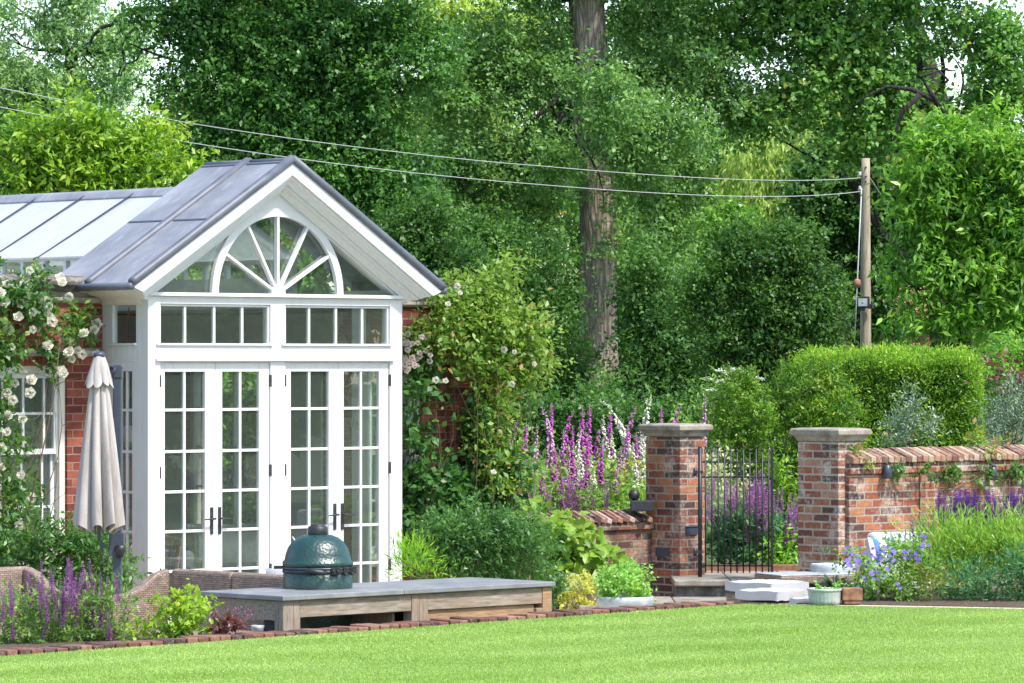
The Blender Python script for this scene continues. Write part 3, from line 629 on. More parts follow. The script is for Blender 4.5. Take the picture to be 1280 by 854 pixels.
def rk(u): return 3.13+K*(1.55-.09)-K*abs(u-1.55)                   # inner line of the raking cornice
ap = MB(); aa = [a for a in range(50, 131, 2) if rk(arc(.79, R(a))[0]) > arc(.79, R(a))[1]+.004]
for v_ in (.0, .05):
    vs = [(arc(.79, R(a))[0], v_, arc(.79, R(a))[1]) for a in aa]+[(arc(.79, R(a))[0], v_, rk(arc(.79, R(a))[0])) for a in aa]; m_ = len(aa)
    ap.add(vs, [(k, k+1, m_+k+1, m_+k)[::1 if v_ else -1] for k in range(m_-1)])
ap.build('gable_board', M['white'], GR)
gp = MB(); gp.prism([(.05, 3.137), (3.05, 3.137), (1.55, rk(1.55))], lambda p, q: (p[0], q, p[1]), .052, .056); gp.build('pane', M['glass'], fw)
prof = [(0, .10), (0, -.002), (.018, -.002), (.018, -.03), (.032, -.03), (.045, -.036), (.06, -.055), (.068, -.085), (.068, -.098), (.095, -.098), (.095, -.125), (.112, -.128), (.13, -.145), (.138, -.17), (.138, -.182), (.165, -.182), (.165, -.207), (.262, -.207), (.262, .10)]
cg = 1/math.cos(math.atan(K)); co_ = MB(); rings = []
def rake(h, v, side):
    ue = -.02-(h/.262)*.31; z = rk(ue)+h*cg
    return Vector((ue if side < 0 else 3.1-ue, v, z))
rings = [[rake(h, v, -1) for h, v in prof], [Vector((1.55, v, rk(1.55)+h*cg)) for h, v in prof], [rake(h, v, 1) for h, v in prof]]
co_.loft(rings); co_.build('raking_cornice', M['white'], GR)
ev = MB(); zb = rk(-.33)+.262*cg
evp = [(.0, 3.02), (-.03, 3.045), (-.05, 3.075), (-.11, 3.10), (-.17, 3.11), (-.20, 3.13), (-.29, 3.135), (-.30, 3.165), (0, 3.19)]
ev.prism(evp, lambda p, q: (p[0], q, p[1]), .10, 1.0); ev.prism([(3.1-p[0], p[1]) for p in evp], lambda p, q: (p[0], q, p[1]), .10, 1.0); ev.build('eaves_moulding', M['cream'], GR)
# lead roof
ro = MB(); ze, ua = zb+.012, -.345
za = rk(1.55)+.262*cg+.012
for s in (-1, 1):
    ue = ua if s < 0 else 3.1-ua
    slope(ro, ue, ze, 1.55-s*-.0, za, -.225, 1.09, .022)
lr2 = ro.build('lead_roof', M['lead'], GR)
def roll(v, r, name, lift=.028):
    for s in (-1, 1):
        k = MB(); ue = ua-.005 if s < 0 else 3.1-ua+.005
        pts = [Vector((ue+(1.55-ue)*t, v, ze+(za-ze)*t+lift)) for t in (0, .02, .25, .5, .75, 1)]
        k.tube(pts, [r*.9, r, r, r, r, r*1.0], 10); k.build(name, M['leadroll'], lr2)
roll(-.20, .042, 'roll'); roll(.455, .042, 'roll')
k = MB()
for s in (-1, 1):
    for t, va, vb in ((.5, -.15, .40), (.5, .51, 1.08), (.965, -.15, .40), (.965, .51, 1.08)):
        ue = ua if s < 0 else 3.1-ua; dz = (za-ze)*t; x = ue+(1.55-ue)*t
        slope(k, x, ze+dz+.022, x+(1.55-ue)*.012, ze+dz+(za-ze)*.012+.022, va, vb, .008)
k.build('lap', M['anthracite'], lr2)
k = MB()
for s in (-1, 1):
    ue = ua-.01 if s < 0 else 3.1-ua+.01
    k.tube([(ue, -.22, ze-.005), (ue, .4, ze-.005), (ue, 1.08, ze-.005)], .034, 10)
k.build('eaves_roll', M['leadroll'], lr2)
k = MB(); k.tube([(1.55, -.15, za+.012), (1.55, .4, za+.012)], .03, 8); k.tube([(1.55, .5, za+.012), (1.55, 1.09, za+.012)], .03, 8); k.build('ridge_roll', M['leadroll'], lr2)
k = MB(); k.prism([(-.31, 2.99), (-.02, 3.03), (-.02, 3.10), (-.31, 3.14)], lambda p, q: (p[0], q, p[1]), .70, 1.0); k.build('lead_gutter_box', M['anthracite'], GR)

# ---------------------------------------------------------------- things inside the room
def HL(name, label, cat, u, v, rz=0, group=None): return thing(name, label, cat, L2W(u, v, .05), A43+rz, group)
def cane_chair(u, v, rz, label):
    t = HL('cane_chair', label, 'chair', u, v, rz)
    s = MB(); s.box(-.28, .28, -.28, .28, .36, .42); s.build('seat', M['cane'], t, .02)
    b = MB()
    for k in range(9):
        a = R(-80+20*k); x, y = .29*math.sin(a), .29*math.cos(a); b.tube([(x, y, .0), (x*1.02, y*1.02, .42), (x*1.2, y*1.2, .88-.10*abs(math.sin(a)))], .014, 6)
    for z, r in ((.6, .315), (.75, .335), (.87, .35)):
        b.tube([(r*math.sin(R(a)), r*math.cos(R(a)), z-.1*abs(math.sin(R(a)))*(z > .8)) for a in range(-85, 86, 17)], .02, 6)
    b.build('backrest', M['cane'], t)
    for sx in (-1, 1): l = MB(); l.tube([(sx*.25, -.25, 0), (sx*.25, -.25, .38)], .02, 6); l.build('leg', M['cane'], t)
cane_chair(.62, .85, R(150), 'brown cane chair seen behind the leftmost glass door')
cane_chair(-.35, 1.6, R(200), 'cane chair inside, seen through the narrow side window')
def sofa_in(u, v, w, rz, label):
    t = HL('indoor_sofa', label, 'sofa', u, v, rz)
    MB().box(-w/2, w/2, -.4, .4, .12, .42).build('seat', M['upholstery'], t, .05)
    MB().box(-w/2, w/2, .28, .48, .425, .86).build('backrest', M['upholstery'], t, .06)
    for s in (-1, 1): MB().box(s*(w/2+.085)-.08, s*(w/2+.085)+.08, -.4, .45, .1, .62).build('arm', M['upholstery'], t, .05)
    return t
sofa_in(2.35, 2.0, 1.25, R(185), 'grey linen sofa indoors behind the right pair of glass doors')
sofa_in(.9, 2.0, .9, R(165), 'small grey sofa indoors behind the left pair of glass doors')
def pillow(name, label, loc, rz, tilt, s, m, cat='cushion', th=.15):
    mb = MB(); n = 9; vs = []
    for j in range(n):
        for i in range(n):
            x, y = -1+2*i/(n-1), -1+2*j/(n-1); e = max(0, (1-x**4)*(1-y**4)); pin = 1-.07*(1-abs(x))*abs(y)-.0
            vs.append((x*s/2*(1-.06*(1-y*y)*0+.0), y*s/2*pin, th/2*e**.6))
    for sgn in (1, -1): 
        mb.add([(a, b, c*sgn) for a, b, c in vs], [(j*n+i, j*n+i+1, (j+1)*n+i+1, (j+1)*n+i)[::sgn] for j in range(n-1) for i in range(n-1)], .5, True)
    o = mb.build(name, m); o.location = loc; o.rotation_euler = (tilt, 0, rz); return tag(o, label, cat)
pillow('striped_cushion', 'striped cushion on the indoor sofa behind the right glass doors', L2W(2.15, 1.84, .71), A43+R(5), R(72), .42, M['stripe'])
pillow('striped_cushion', 'striped cushion on the indoor sofa behind the left glass doors', L2W(.72, 1.84, .71), A43-R(15), R(72), .42, M['stripe'])
def pendant(u, v, z, label):
    t = thing('pendant_lamp', label, 'lamp', L2W(u, v, z), 0)
    MB().lathe([(.03, .16), (.05, .15), (.12, .10), (.16, .0), (.155, .0), (.11, .09), (.03, .14)], 20).build('lamp_shade', M['lamp'], t)
    MB().tube([(0, 0, .15), (0, 0, 3.02-z)], .006, 6).build('flex', M['black'], t)
pa = PH(98, 543, 1.3); pendant((pa-HO).dot(Uv), 1.3, pa.z, 'white dome pendant lamp behind the sash window left of the parasol')
pa = PH(161, 553, 1.6); pendant((pa-HO).dot(Uv), 1.6, pa.z, 'white dome pendant lamp behind the narrow porch side window')
# ================================================================ garden walls, piers, gate, steps
def near_corner(px, d): return Vector(((px-640)/F*d, d, 0))
def pier(corner, su, sv, z0, z1, label, m, capz=.135):
    t = thing('brick_pier', label, 'gate pier', (corner.x, corner.y, z0), A43)     # local: x along Uv, y along Vv, origin = nearest corner
    b = MB(); h = z1-z0-capz; b.box(0, su, 0, sv, -.3, h); b.build('shaft', m, t, .006)
    b = MB()
    pr = [(.0, 0), (.012, .01), (.02, .04), (.045, .06), (.06, .07), (.06, .112), (.045, .125), (-.02, .133)]
    rings = [[Vector((x0, y0, h+.002+z)) for x0, y0 in ((-o, -o), (su+o, -o), (su+o, sv+o), (-o, sv+o))] for o, z in pr]
    b.loft(rings); b.build('cap', M['capstone'], t, .006); return t
C1 = near_corner(850, 42.0); C2 = near_corner(1048, 40.5)
p1 = pier(C1, .36, .49, .17, 1.87, 'red brick gate pier left of the black iron gate', M['oldbrick'])
p2 = pier(C2, .36, .54, .17, 1.85, 'pale lichened brick gate pier joined to the right hand garden wall', M['palebrick'])
def plate(face, a, z, w, h, name='wall_light'):
    b = MB()
    if face == 'v': b.box(-.012, -.001, a-w/2, a+w/2, z-h/2, z+h/2); b.box(-.02, -.0125, a-w/2, a+w/2, z+h/2-.012, z+h/2)
    else: b.box(a-w/2, a+w/2, -.012, -.001, z-h/2, z+h/2); b.box(a-w/2, a+w/2, -.02, -.0125, z+h/2-.012, z+h/2)
    b.build(name, M['anthracite'], p1, .002)
plate('v', .24, .40-.0, .20, .085); plate('u', .16, .62, .17, .09)
def coping_bricks(mb, L, w0, z, th, seed, wid=.075, lean=.0, hgt=.10, jit=.004, ridge=.03):
    g = random.Random(seed); s = 0
    while s < L:
        w = wid*g.uniform(.88, 1.1); dz = g.gauss(0, jit)
        m = Matrix.Translation((s+w/2, 0, z+dz))@Matrix.Rotation(lean+g.gauss(0, .03), 4, 'Y')@Matrix.Rotation(g.gauss(0, .02), 4, 'Z')
        h0, h1 = hgt-ridge*1.6, hgt
        vs = [m@Vector(p) for p in ((-w/2, -w0, 0), (w/2, -w0, 0), (w/2, th, 0), (-w/2, th, 0), (-w/2, -w0, h0), (w/2, -w0, h0), (w/2, th, h0), (-w/2, th, h0), (-w/2, th/2-w0/2, h1+.02), (w/2, th/2-w0/2, h1+.02))]
        mb.add(vs, [(0, 3, 2, 1), (0, 1, 5, 4), (2, 3, 7, 6), (4, 5, 9, 8), (8, 9, 6, 7), (0, 4, 8, 7, 3), (1, 2, 6, 9, 5)], g.random())
        s += w+.007
# low retaining wall running left from the first pier
lw0 = C1+Vv*.40
LWL = 1.75
t = thing('low_brick_wall', 'low sooty brick retaining wall below the foxgloves left of the gate pier', 'wall', (lw0.x-Uv.x*LWL, lw0.y-Uv.y*LWL, 0), A43)
b = MB(); b.box(0, LWL-.002, 0, .3, -.1, .875); b.build('body', M['sootbrick'], t, .006)
b = MB(); b.box(-.0, LWL-.004, -.035, .0, .80, .874); b.build('oversailing_course', M['sootbrick'], t, .006)
b = MB(); coping_bricks(b, LWL-.05, .06, .878, .36, 5, .075, R(14), .105, .008, .035); b.build('coping', M['lowcoping'], t, .008)
# right hand wall
rw0 = C2+Uv*.10+Nv*.05; RWL = 7.5
t = thing('garden_wall', 'tall old brick garden wall with brick on edge coping right of the gate', 'wall', (rw0.x, rw0.y, 0), A43)
b = MB(); b.box(0, RWL, 0, .34, -.1, 1.50); b.build('body', M['oldbrick'], t, .006)
b = MB(); b.box(.0, RWL, -.03, -.001, 1.40, 1.50); b.build('oversailing_course', M['oldbrick'], t, .006)
b = MB(); coping_bricks(b, RWL, .06, 1.504, .40, 9, .080, R(3), .125, .004, .04); b.build('coping', M['coping'], t, .008)
b = MB(); b.box(1.02, 1.10, -.02, -.001, .3, 1.395); b.build('buttress_strip', M['sootbrick'], t, .004)
def downlight(s, z, label):
    q = rw0+Uv*s+Nv*.07; o = thing('wall_lamp', label, 'wall lamp', (q.x, q.y, z), A43)
    MB().lathe([(.02, .085), (.032, .08), (.04, .04), (.058, -.05), (.052, -.05), (.034, .03), (.012, .06)], 16).build('lamp_shade', M['anthracite'], o)
    k = MB(); k.tube([(0, 0, .08), (0, .01, .11), (0, .067, .10)], .009, 6); k.build('bracket', M['anthracite'], o)
for px, py, lab in ((1109, 592, 'grey cone wall lamp near the pier end of the garden wall'), (1241, 594, 'grey cone wall lamp further right on the garden wall')):
    dx = (px-640)/F; tt = ((rw0+Nv*.07).dot(Vv))/(dx*Vv.x+Vv.y); q = Vector((tt*dx, tt, 0)); downlight((q-rw0).dot(Uv), H-(py-HOR)/F*tt, lab)
# stone steps up to the gate
def stone_step(px0, px1, d0, d1, z, th, label):
    a, c = Vector(((px0-640)/F*d0, d0, 0)), Vector(((px1-640)/F*d0, d0, 0)); b = MB(); g = random.Random(int(d0*10)); x = a.x
    while x < c.x-.05:
        w = min(g.uniform(.5, .8), c.x-x); b.box(x+.004, x+w-.004, d0+g.uniform(-.012, .012), d1, z-th, z+g.uniform(-.004, .004)); x += w
    t = b.build('stone_step', M['slab'], None, .012); tag(t, label, 'step'); 
    r = MB(); r.box(a.x+.03, c.x-.03, d0+.05, d1-.02, z-.19, z-th-.001); r.build('riser', M['darkstone'], t)
stone_step(842, 1012, 41.15, 43.6, .335, .06, 'upper worn stone step at the foot of the iron gate')
stone_step(760, 1000, 40.1, 41.14, .175, .06, 'lower worn stone step below the gate, level with the lawn edge')
b = MB(); b.box(P(878, 700, 43.1).x, P(1000, 700, 43.1).x, 43.0, 43.08, .2, .40); tag(b.build('timber_edging', M['rust'], None, .01), 'brown board edging the planting behind the gate', 'edging')
# iron gate
gx0, gx1 = P(875, 0, 41.75).x, P(965, 0, 41.75).x
t = thing('iron_gate', 'black wrought iron bar gate standing between the brick piers', 'gate', (gx0, 41.75, .36))
zt = lambda py: H-(py-HOR)/F*41.75-.36
W_ = gx1-gx0
b = MB(); b.tube([(-.0, 0, -.02), (0, 0, zt(560))], .021, 10); b.lathe([(.021, 0), (.018, .012), (.004, .018)], 10, (0, 0, zt(560))); b.build('hinge_post', M['black'], t)
b = MB()
for py in (577.5, 596.5, 707): b.box(.02, W_, -.013, .013, zt(py)-.010, zt(py)+.010)
b.box(W_-.012, W_+.012, -.014, .014, .0, zt(560)); b.build('frame', M['black'], t, .003)
nb = 11
for k in range(nb):
    x = .055+k*(W_-.09)/(nb-1); b = MB(); b.tube([(x, -.017, .02), (x, -.017, zt(561+(k % 2)*4))], .0075, 6); b.lathe([(.0075, 0), (.012, .015), (.001, .04)], 8, (x, -.017, zt(561+(k % 2)*4))); b.build('bar', M['black'], t)
for z in (zt(590), zt(690)): b = MB(); b.box(-.07, .03, -.02, .02, z-.014, z+.014); b.tube([(-.05, 0, z-.04), (-.05, 0, z+.04)], .018, 8); b.build('hinge', M['black'], t)
b = MB(); b.box(W_*.50, W_*.52, -.03, -.01, zt(596), zt(577)); b.box(W_*.55, W_*.57, -.03, -.01, zt(596), zt(577)); b.build('scroll_plate', M['black'], t)
# black planter on the low wall
q = P(798, 632, 42.0); t = thing('black_planter', 'small black planter standing on the low wall beside the brick pier', 'planter', (q.x+.02, q.y+.1, .985))
b = MB(); b.box(-.10, .14, -.08, .1, 0, .11); b.build('trough', M['black'], t, .01)
b = MB(); b.lathe([(.02, .11), (.05, .13), (.06, .17), (.04, .21), (.005, .22)], 12, (-.06, 0, 0)); b.build('finial', M['black'], t)

# ================================================================ outdoor kitchen counter and egg barbecue
cA = P(354, 745, 31.6); CZ = .72; CD, CL = .96, 2.93; ang = math.atan2(P(693, 724, 33.9).y-cA.y, P(693, 724, 33.9).x-cA.x)
ang = R(45)
t = thing('barbecue_counter', 'long weathered oak outdoor counter with grey stone top', 'counter', (cA.x, cA.y, 0), ang)
for x0, x1 in ((-.03, 1.24), (1.243, CL)): b = MB(); b.box(x0, x1, -.03, CD, CZ-.038, CZ); b.build('worktop', M['counter'], t, .006)
bz = CZ-.039
def cp(name, x0, x1, y0, y1, z0, z1, m='oak'): b = MB(); b.box(x0, x1, y0, y1, z0, z1); return b.build(name, M[m], t, .005)
for x0, y0 in ((0, 0), (0, CD-.13), (1.16, CD-.13), (CL-.13, CD-.13), (CL-.12, 0)): cp('leg', x0, x0+.105, y0, y0+.10, 0, bz, 'oakwarm' if x0 > 2 and y0 == 0 else 'oakpost')
cp('leg', .108, .178, .002, .10, 0, bz, 'oakpost')
cp('leg', 1.35, 1.43, .0, .10, 0, bz, 'oakpost'); cp('leg', 1.435, 1.53, .003, .10, 0, bz, 'oakpost'); cp('leg', 2.74, 2.83, .004, .09, 0, bz-.17, 'oakpost')
cp('rail', .18, 1.349, .006, .07, bz-.135, bz-.003); cp('rail', 1.532, CL-.122, .006, .07, bz-.135, bz-.003); cp('rail', .005, .095, .102, CD-.132, bz-.155, bz-.003)
cp('rail', .106, 1.159, CD-.11, CD-.04, bz-.155, bz-.003); cp('rail', 1.266, CL-.132, CD-.11, CD-.04, bz-.165, bz-.003)
cp('front_panel', 1.532, 2.738, .03, .05, .04, bz-.138, 'oakwarm'); cp('end_panel', CL-.04, CL-.02, .11, CD-.14, .05, bz-.02, 'oakwarm')
cp('back_panel', 1.27, CL-.135, CD-.09, CD-.07, .05, bz-.17, 'oakpost'); cp('divider', 1.25, 1.28, .12, CD-.13, .05, bz-.01, 'oakpost')
cp('shelf', .11, CL-.13, .11, CD-.14, .10, .13, 'oakpost')
cp('post', .93, 1.0, .55, .62, .131, bz-.01, 'oakpost'); cp('post', 1.07, 1.13, .70, .76, .131, bz-.01, 'oakpost')
# the egg
ec = Vector((cA.x, cA.y, 0))+Vector((math.cos(ang), math.sin(ang), 0))*.92+Vector((-math.sin(ang), math.cos(ang), 0))*.62
e = thing('kamado_barbecue', 'green dimpled ceramic egg barbecue set into the counter', 'barbecue', (ec.x, ec.y, 0), 0)
ZB = CZ+.002
k = 1.0
MB().lathe([(.12, .16), (.2, .22), (.25, .36), (.268, .5), (.272, ZB), (.272, ZB+.115), (.262, ZB+.125)], 48).build('base', M['egg'], e)
MB().lathe([(.262, ZB+.165), (.276, ZB+.175), (.280, ZB+.20), (.272, ZB+.212), (.262, ZB+.222), (.255, ZB+.26), (.236, ZB+.315), (.205, ZB+.36), (.16, ZB+.395), (.11, ZB+.415), (.075, ZB+.42)], 48).build('lid', M['egg'], e)
MB().lathe([(.272, ZB+.12), (.279, ZB+.124), (.279, ZB+.145), (.272, ZB+.148)], 40).build('band', M['black'], e)
MB().lathe([(.268, ZB+.150), (.275, ZB+.153), (.275, ZB+.166), (.268, ZB+.168)], 40).build('upper_band', M['anthracite'], e)
MB().lathe([(.076, ZB+.415), (.079, ZB+.425), (.077, ZB+.475), (.07, ZB+.482), (.058, ZB+.488), (.055, ZB+.50), (.0, ZB+.505)], 28).build('chimney_cap', M['black'], e)
b = MB(); b.tube([(-.08, -.275, ZB+.148), (-.06, -.33, ZB+.15), (.05, -.335, ZB+.135), (.09, -.285, ZB+.13)], [.012, .02, .02, .012], 8); b.build('handle', M['black'], e)
b = MB(); b.box(-.345, -.262, -.04, .0, ZB+.15, ZB+.175); b.build('side_bracket', M['black'], e, .006)
g = random.Random(2)
for a in (-62, -54, -38, -18, -6): 
    b = MB(); x, y = .288*math.cos(R(a)), .288*math.sin(R(a)); b.box(x-.018, x+.018, y-.012, y+.012, ZB+.115, ZB+.172); b.lathe([(.012, 0), (.012, .02), (.003, .024)], 8, (x, y-.01, ZB+.10+g.random()*.03)); b.build('clamp_bracket', M['black'], e, .004)
b = MB(); b.tube([(-.17, .05, ZB+.36), (-.20, .0, ZB+.40), (-.18, -.05, ZB+.375)], .006, 6); b.build('thermometer', M['galv'], e)
# lantern jar under the counter end
q = P(338, 778, 31.9); t = thing('glass_lantern', 'small dark glass lantern on the ground under the counter end', 'lantern', (q.x, q.y, LZ-.03))
MB().box(-.05, .05, -.05, .05, 0, .10).build('body', M['anthracite'], t, .006); MB().lathe([(.03, .1), (.035, .105), (.03, .13), (.01, .135)], 12).build('lid', M['galv'], t)
q = P(322, 779, 31.7); t = MB(); t.lathe([(.04, 0), (.05, .05), (.055, .07), (.045, .07), (.04, .01)], 16); o = t.build('tin_cup', M['galv']); o.location = (q.x, q.y, LZ-.03); tag(o, 'little zinc pot on the soil left of the glass lantern', 'pot')

# ================================================================ wicker seats on the terrace
def wsec(t, pts, y0, y1, name='back', th=.10):      # vertical woven panel: outline (x, z), thickness along y
    b = MB(); b.prism(pts, lambda p, q: (p[0], q, p[1]), y0, y1); return b.build(name, M['wicker'], t, .025, seg=3)
# right hand corner sofa: back along Nv, arm along -Uv at the far end
q = P(213, 711, 34.35); s1 = thing('wicker_sofa', 'grey brown wicker sofa standing behind the lime green bush', 'sofa', (q.x, q.y, 0), A43)
BH = q.z
b = MB(); b.prism([(0, .05), (.78, .05), (.78, BH), (0, BH)], lambda p, y: (y, -p[0], p[1]), 0, .10); b.build('backrest', M['wicker'], s1, .03, seg=3)
b = MB(); b.prism([(.785, .05), (1.62, .05), (1.62, BH), (.785, BH)], lambda p, y: (y, -p[0], p[1]), 0, .10); b.build('backrest', M['wicker'], s1, .03, seg=3)
ar = [(0, BH), (-.14, BH-.04), (-.28, BH-.135), (-.42, BH-.19), (-.60, BH-.20), (-.76, BH-.21), (-.82, BH-.25), (-.83, BH-.32), (-.83, .05), (0, .05)]
wsec(s1, ar, -.002, .10, 'arm')
b = MB(); b.box(-.80, -.005, -1.6, -.008, .05, .33); b.build('seat', M['wicker'], s1, .03, seg=3)
q = P(40, 708, 34.6); s2 = thing('wicker_sofa', 'wicker sofa at the left edge behind the purple salvias', 'sofa', (q.x, q.y, 0), A43); BH = q.z
b = MB(); b.prism([(-2.0, .05), (0, .05), (0, BH), (-2.0, BH)], lambda p, y: (p[0], y, p[1]), 0, .10); b.build('backrest', M['wicker'], s2, .03, seg=3)
ar = [(0, BH), (.14, BH-.04), (.28, BH-.13), (.42, BH-.185), (.60, BH-.19), (.72, BH-.2), (.80, BH-.25), (.81, BH-.32), (.81, .05), (0, .05)]
b = MB(); b.prism([(a, z) for a, z in ar], lambda p, y: (y, -p[0], p[1]), -.002, -.10); b.build('arm', M['wicker'], s2, .025, seg=3)
b = MB(); b.box(-2, -.11, -.8, -.008, .05, .33); b.build('seat', M['wicker'], s2, .03, seg=3)
q = P(352, 712, 33.9); pillow('scatter_cushion', 'small grey cushion on the wicker sofa behind the egg barbecue', (q.x-.02, q.y-.1, q.z-.07), R(20), R(60), .2, M['upholstery'], th=.1)

# ================================================================ closed cantilever parasol
q = P(124, 445, 35.8); pp = P(147, 460, 36.1)
t = thing('parasol', 'closed grey cantilever parasol with faded canvas beside the porch', 'parasol', (pp.x, pp.y, 0))
b = MB(); b.box(-.38, .38, -.38, .38, 0, .07); b.build('base', M['anthracite'], t, .02)
b = MB(); b.box(-.038, .038, -.05, .05, .07, pp.z); b.build('pole', M['anthracite'], t, .012)
b = MB(); b.box(-.05, .045, -.06, .06, pp.z-.09, pp.z+.03); b.tube([(-.04, -.09, pp.z-.02), (-.04, .09, pp.z-.02)], .035, 12); b.build('pole_head', M['anthracite'], t, .012)
cz = P(147, 682, 36.1).z
b = MB(); b.box(-.07, .06, -.075, .055, cz-.09, cz+.11); b.tube([(-.075, -.08, cz), (-.14, -.10, cz-.02)], .012, 6); b.tube([(-.13, -.10, cz-.06), (-.13, -.10, cz+.05)], .012, 6); b.build('crank_box', M['anthracite'], t, .015)
b = MB(); b.lathe([(.03, -.1), (.04, -.06), (.05, -.05), (.05, .0), (.02, .01)], 12, (.03, -.07, cz)); b.build('crank_knob', M['black'], t)
ox, oy = q.x-pp.x, q.y-pp.y
zt_, zb_ = q.z, P(0, 662, 35.8).z
def canopy(z0, z1, rfun, nf, depth, name, phase=0., seg=120, rows=26, hem=0, seed=0):
    g = random.Random(seed); amp = [g.uniform(.6, 1.25) for _ in range(nf)]; sh = [g.uniform(-.12, .12) for _ in range(nf)]
    rings = []
    for k in range(rows+1):
        s = k/rows; ring = []
        for i in range(seg):
            a = 2*math.pi*i/seg; u = (a/(2*math.pi)*nf+phase) % nf; c = int(u); fr_ = u-c
            w = abs(math.cos(math.pi*(fr_+sh[c]*s)))**.55                # pleats: sharp valleys between soft ridges
            r = rfun(s)*(1-depth*s**.5*amp[c]*(1-w)); tw = a+.18*s
            ring.append(Vector((ox+r*math.cos(tw), oy+r*math.sin(tw), z0+(z1-z0)*s+hem*s*(w-.5)+.012*math.sin(3*a+s*5))))
        rings.append(ring)
    b = MB(); b.loft(rings, True, False, .5, True); return b.build(name, M['canvas'], t)
canopy(zt_-.03, zb_, lambda s: .045+.185*s**.85, 8, .72, 'canopy', .3, hem=.10, seed=4)
canopy(zt_, zt_-.245, lambda s: .042+.085*s**.8+.012*max(0, s-.85), 8, .25, 'top_vent', .3, rows=12, hem=-.05, seed=4)
b = MB(); b.lathe([(.045, -.01), (.05, .0), (.05, .02), (.04, .03), (.025, .035)], 20, (ox, oy, zt_)); b.build('finial', M['anthracite'], t)
b = MB(); b.tube([(ox, oy, zt_-.05), (ox, oy, zb_-.09)], .02, 8); b.build('inner_mast', M['anthracite'], t)
for k in range(8):
    a = 2*math.pi*k/8+.5; b = MB(); b.tube([(ox+.04*math.cos(a), oy+.04*math.sin(a), zt_-.15), (ox+.085*math.cos(a), oy+.085*math.sin(a), zb_-.04)], .008, 6); b.build('rib', M['anthracite'], t)
b = MB(); b.tube([(0, 0, pp.z-.02), (ox*.5, oy*.5, pp.z+.02), (ox, oy+.06, zt_-.4)], .018, 8); b.build('arm', M['anthracite'], t)

# ================================================================ the seats by the right hand wall
def ottoman(px0, px1, py, d, rz, label, w, dep, hc=.12, z=.42):
    q = P((px0+px1)/2, py, d); t = thing('wicker_ottoman', label, 'ottoman', (q.x, q.y+dep/2, 0), rz)
    b = MB(); b.box(-w/2, w/2, -dep/2, dep/2, .04, z-hc-.002); b.build('base', M['wicker'], t, .02)
    n = 9; c = MB(); vs = []
    def cush(sg):
        vs = []
        for j in range(n):
            for i in range(n):
                x, y = -1+2*i/(n-1), -1+2*j/(n-1); e_ = max(0, (1-x**6)*(1-y**6))
                vs.append((x*(w/2+.01), y*(dep/2+.01), z-hc/2+sg*(hc/2-.012)*(.88+.12*e_)+.006*math.sin(9*x+y*4)))
        return vs
    a, b2 = cush(1), cush(-1); F_ = [(j*n+i, j*n+i+1, (j+1)*n+i+1, (j+1)*n+i) for j in range(n-1) for i in range(n-1)]
    c.add(a, F_, .5, True); c.add(b2, [f[::-1] for f in F_], .5, True)
    per = [i for i in range(n)]+[j*n+n-1 for j in range(1, n)]+[(n-1)*n+i for i in range(n-2, -1, -1)]+[j*n for j in range(n-2, 0, -1)]
    m_ = len(per); c.add([b2[i] for i in per]+[a[i] for i in per], [(i, (i+1) % m_, m_+(i+1) % m_, m_+i) for i in range(m_)], .5)
    c.build('cushion', M['cushion'], t, .022, seg=3); return t
ottoman(925, 997, 727, 38.7, R(46), 'wicker ottoman with white cushion, the rear one beside the glass table', .54, .56, hc=.12, z=.455)
ottoman(927, 1008, 736, 37.4, R(48), 'wicker ottoman with white cushion, the front one at the lawn edge', .46, .48, hc=.115, z=.45)
ottoman(1000, 1030, 741, 36.4, R(44), 'small white cushioned wicker stool partly behind the ribbed zinc planter', .26, .26, hc=.12, z=.44)
q = P(1006, 720, 39.6); t = thing('wicker_table', 'low wicker table with glass top between the ottomans and pier', 'table', (q.x, q.y, 0), R(24))
b = MB(); b.box(-.40, .40, -.28, .28, .40, .475); b.build('apron', M['wicker'], t, .012)
b = MB(); b.box(-.395, .395, -.275, .275, .4765, .486); b.build('glass_top', M['galv'], t, .003)
b = MB(); b.box(-.26, .30, -.22, .24, .03, .398); b.build('pedestal', M['black'], t, .01)
def tub(px, py, d, r, h, z0, label, ribs=40, ry=1.0):
    q = P(px, py, d); t = thing('zinc_tub', label, 'tub', (q.x, q.y, z0))
    seg = ribs*4; rings = []
    for f, z in ((.9, 0), (.93, .03), (.97, h*.75), (.985, h*.82), (1.0, h*.83), (1.03, h*.87), (1.03, h*.95), (1.0, h), (.95, h), (.93, h*.85)):
        rings.append([Vector((r*f*(1+(.012*math.sin(2*math.pi*i/4) if z < h*.8 else 0))*math.cos(2*math.pi*i/seg), r*ry*f*(1+(.012*math.sin(2*math.pi*i/4) if z < h*.8 else 0))*math.sin(2*math.pi*i/seg), z)) for i in range(seg)])
    b = MB(); b.loft(rings, True, True, .5, True); b.build('body', M['galv'], t)
    MB().lathe([(r*.94, h*.84), (0, h*.86)], 24, ry=ry).build('soil', M['soil'], t); return t
tub(1041, 715, 39.9, .21, .56, 0, 'plain galvanised tub standing at the foot of the pale pier', 6)
tub(1031, 748, 35.0, .145, .135, LZ+.008, 'low ribbed galvanised planter at the lawn edge', 26)
tub(781, 752, 36.9, .25, .42, 0, 'wide zinc tub holding the round green herb mound', 12)
q = P(1064, 748, 35.0); b = MB(); b.box(-.085, .085, -.07, .07, .03, .135); b.box(-.07, .07, -.06, .06, 0, .029); o = b.build('terracotta_block', M['rust'], None, .008); o.location = (q.x, q.y, LZ+.012); o.rotation_euler = (0, 0, R(6)); tag(o, 'square rusty terracotta pot beside the ribbed zinc planter', 'pot')
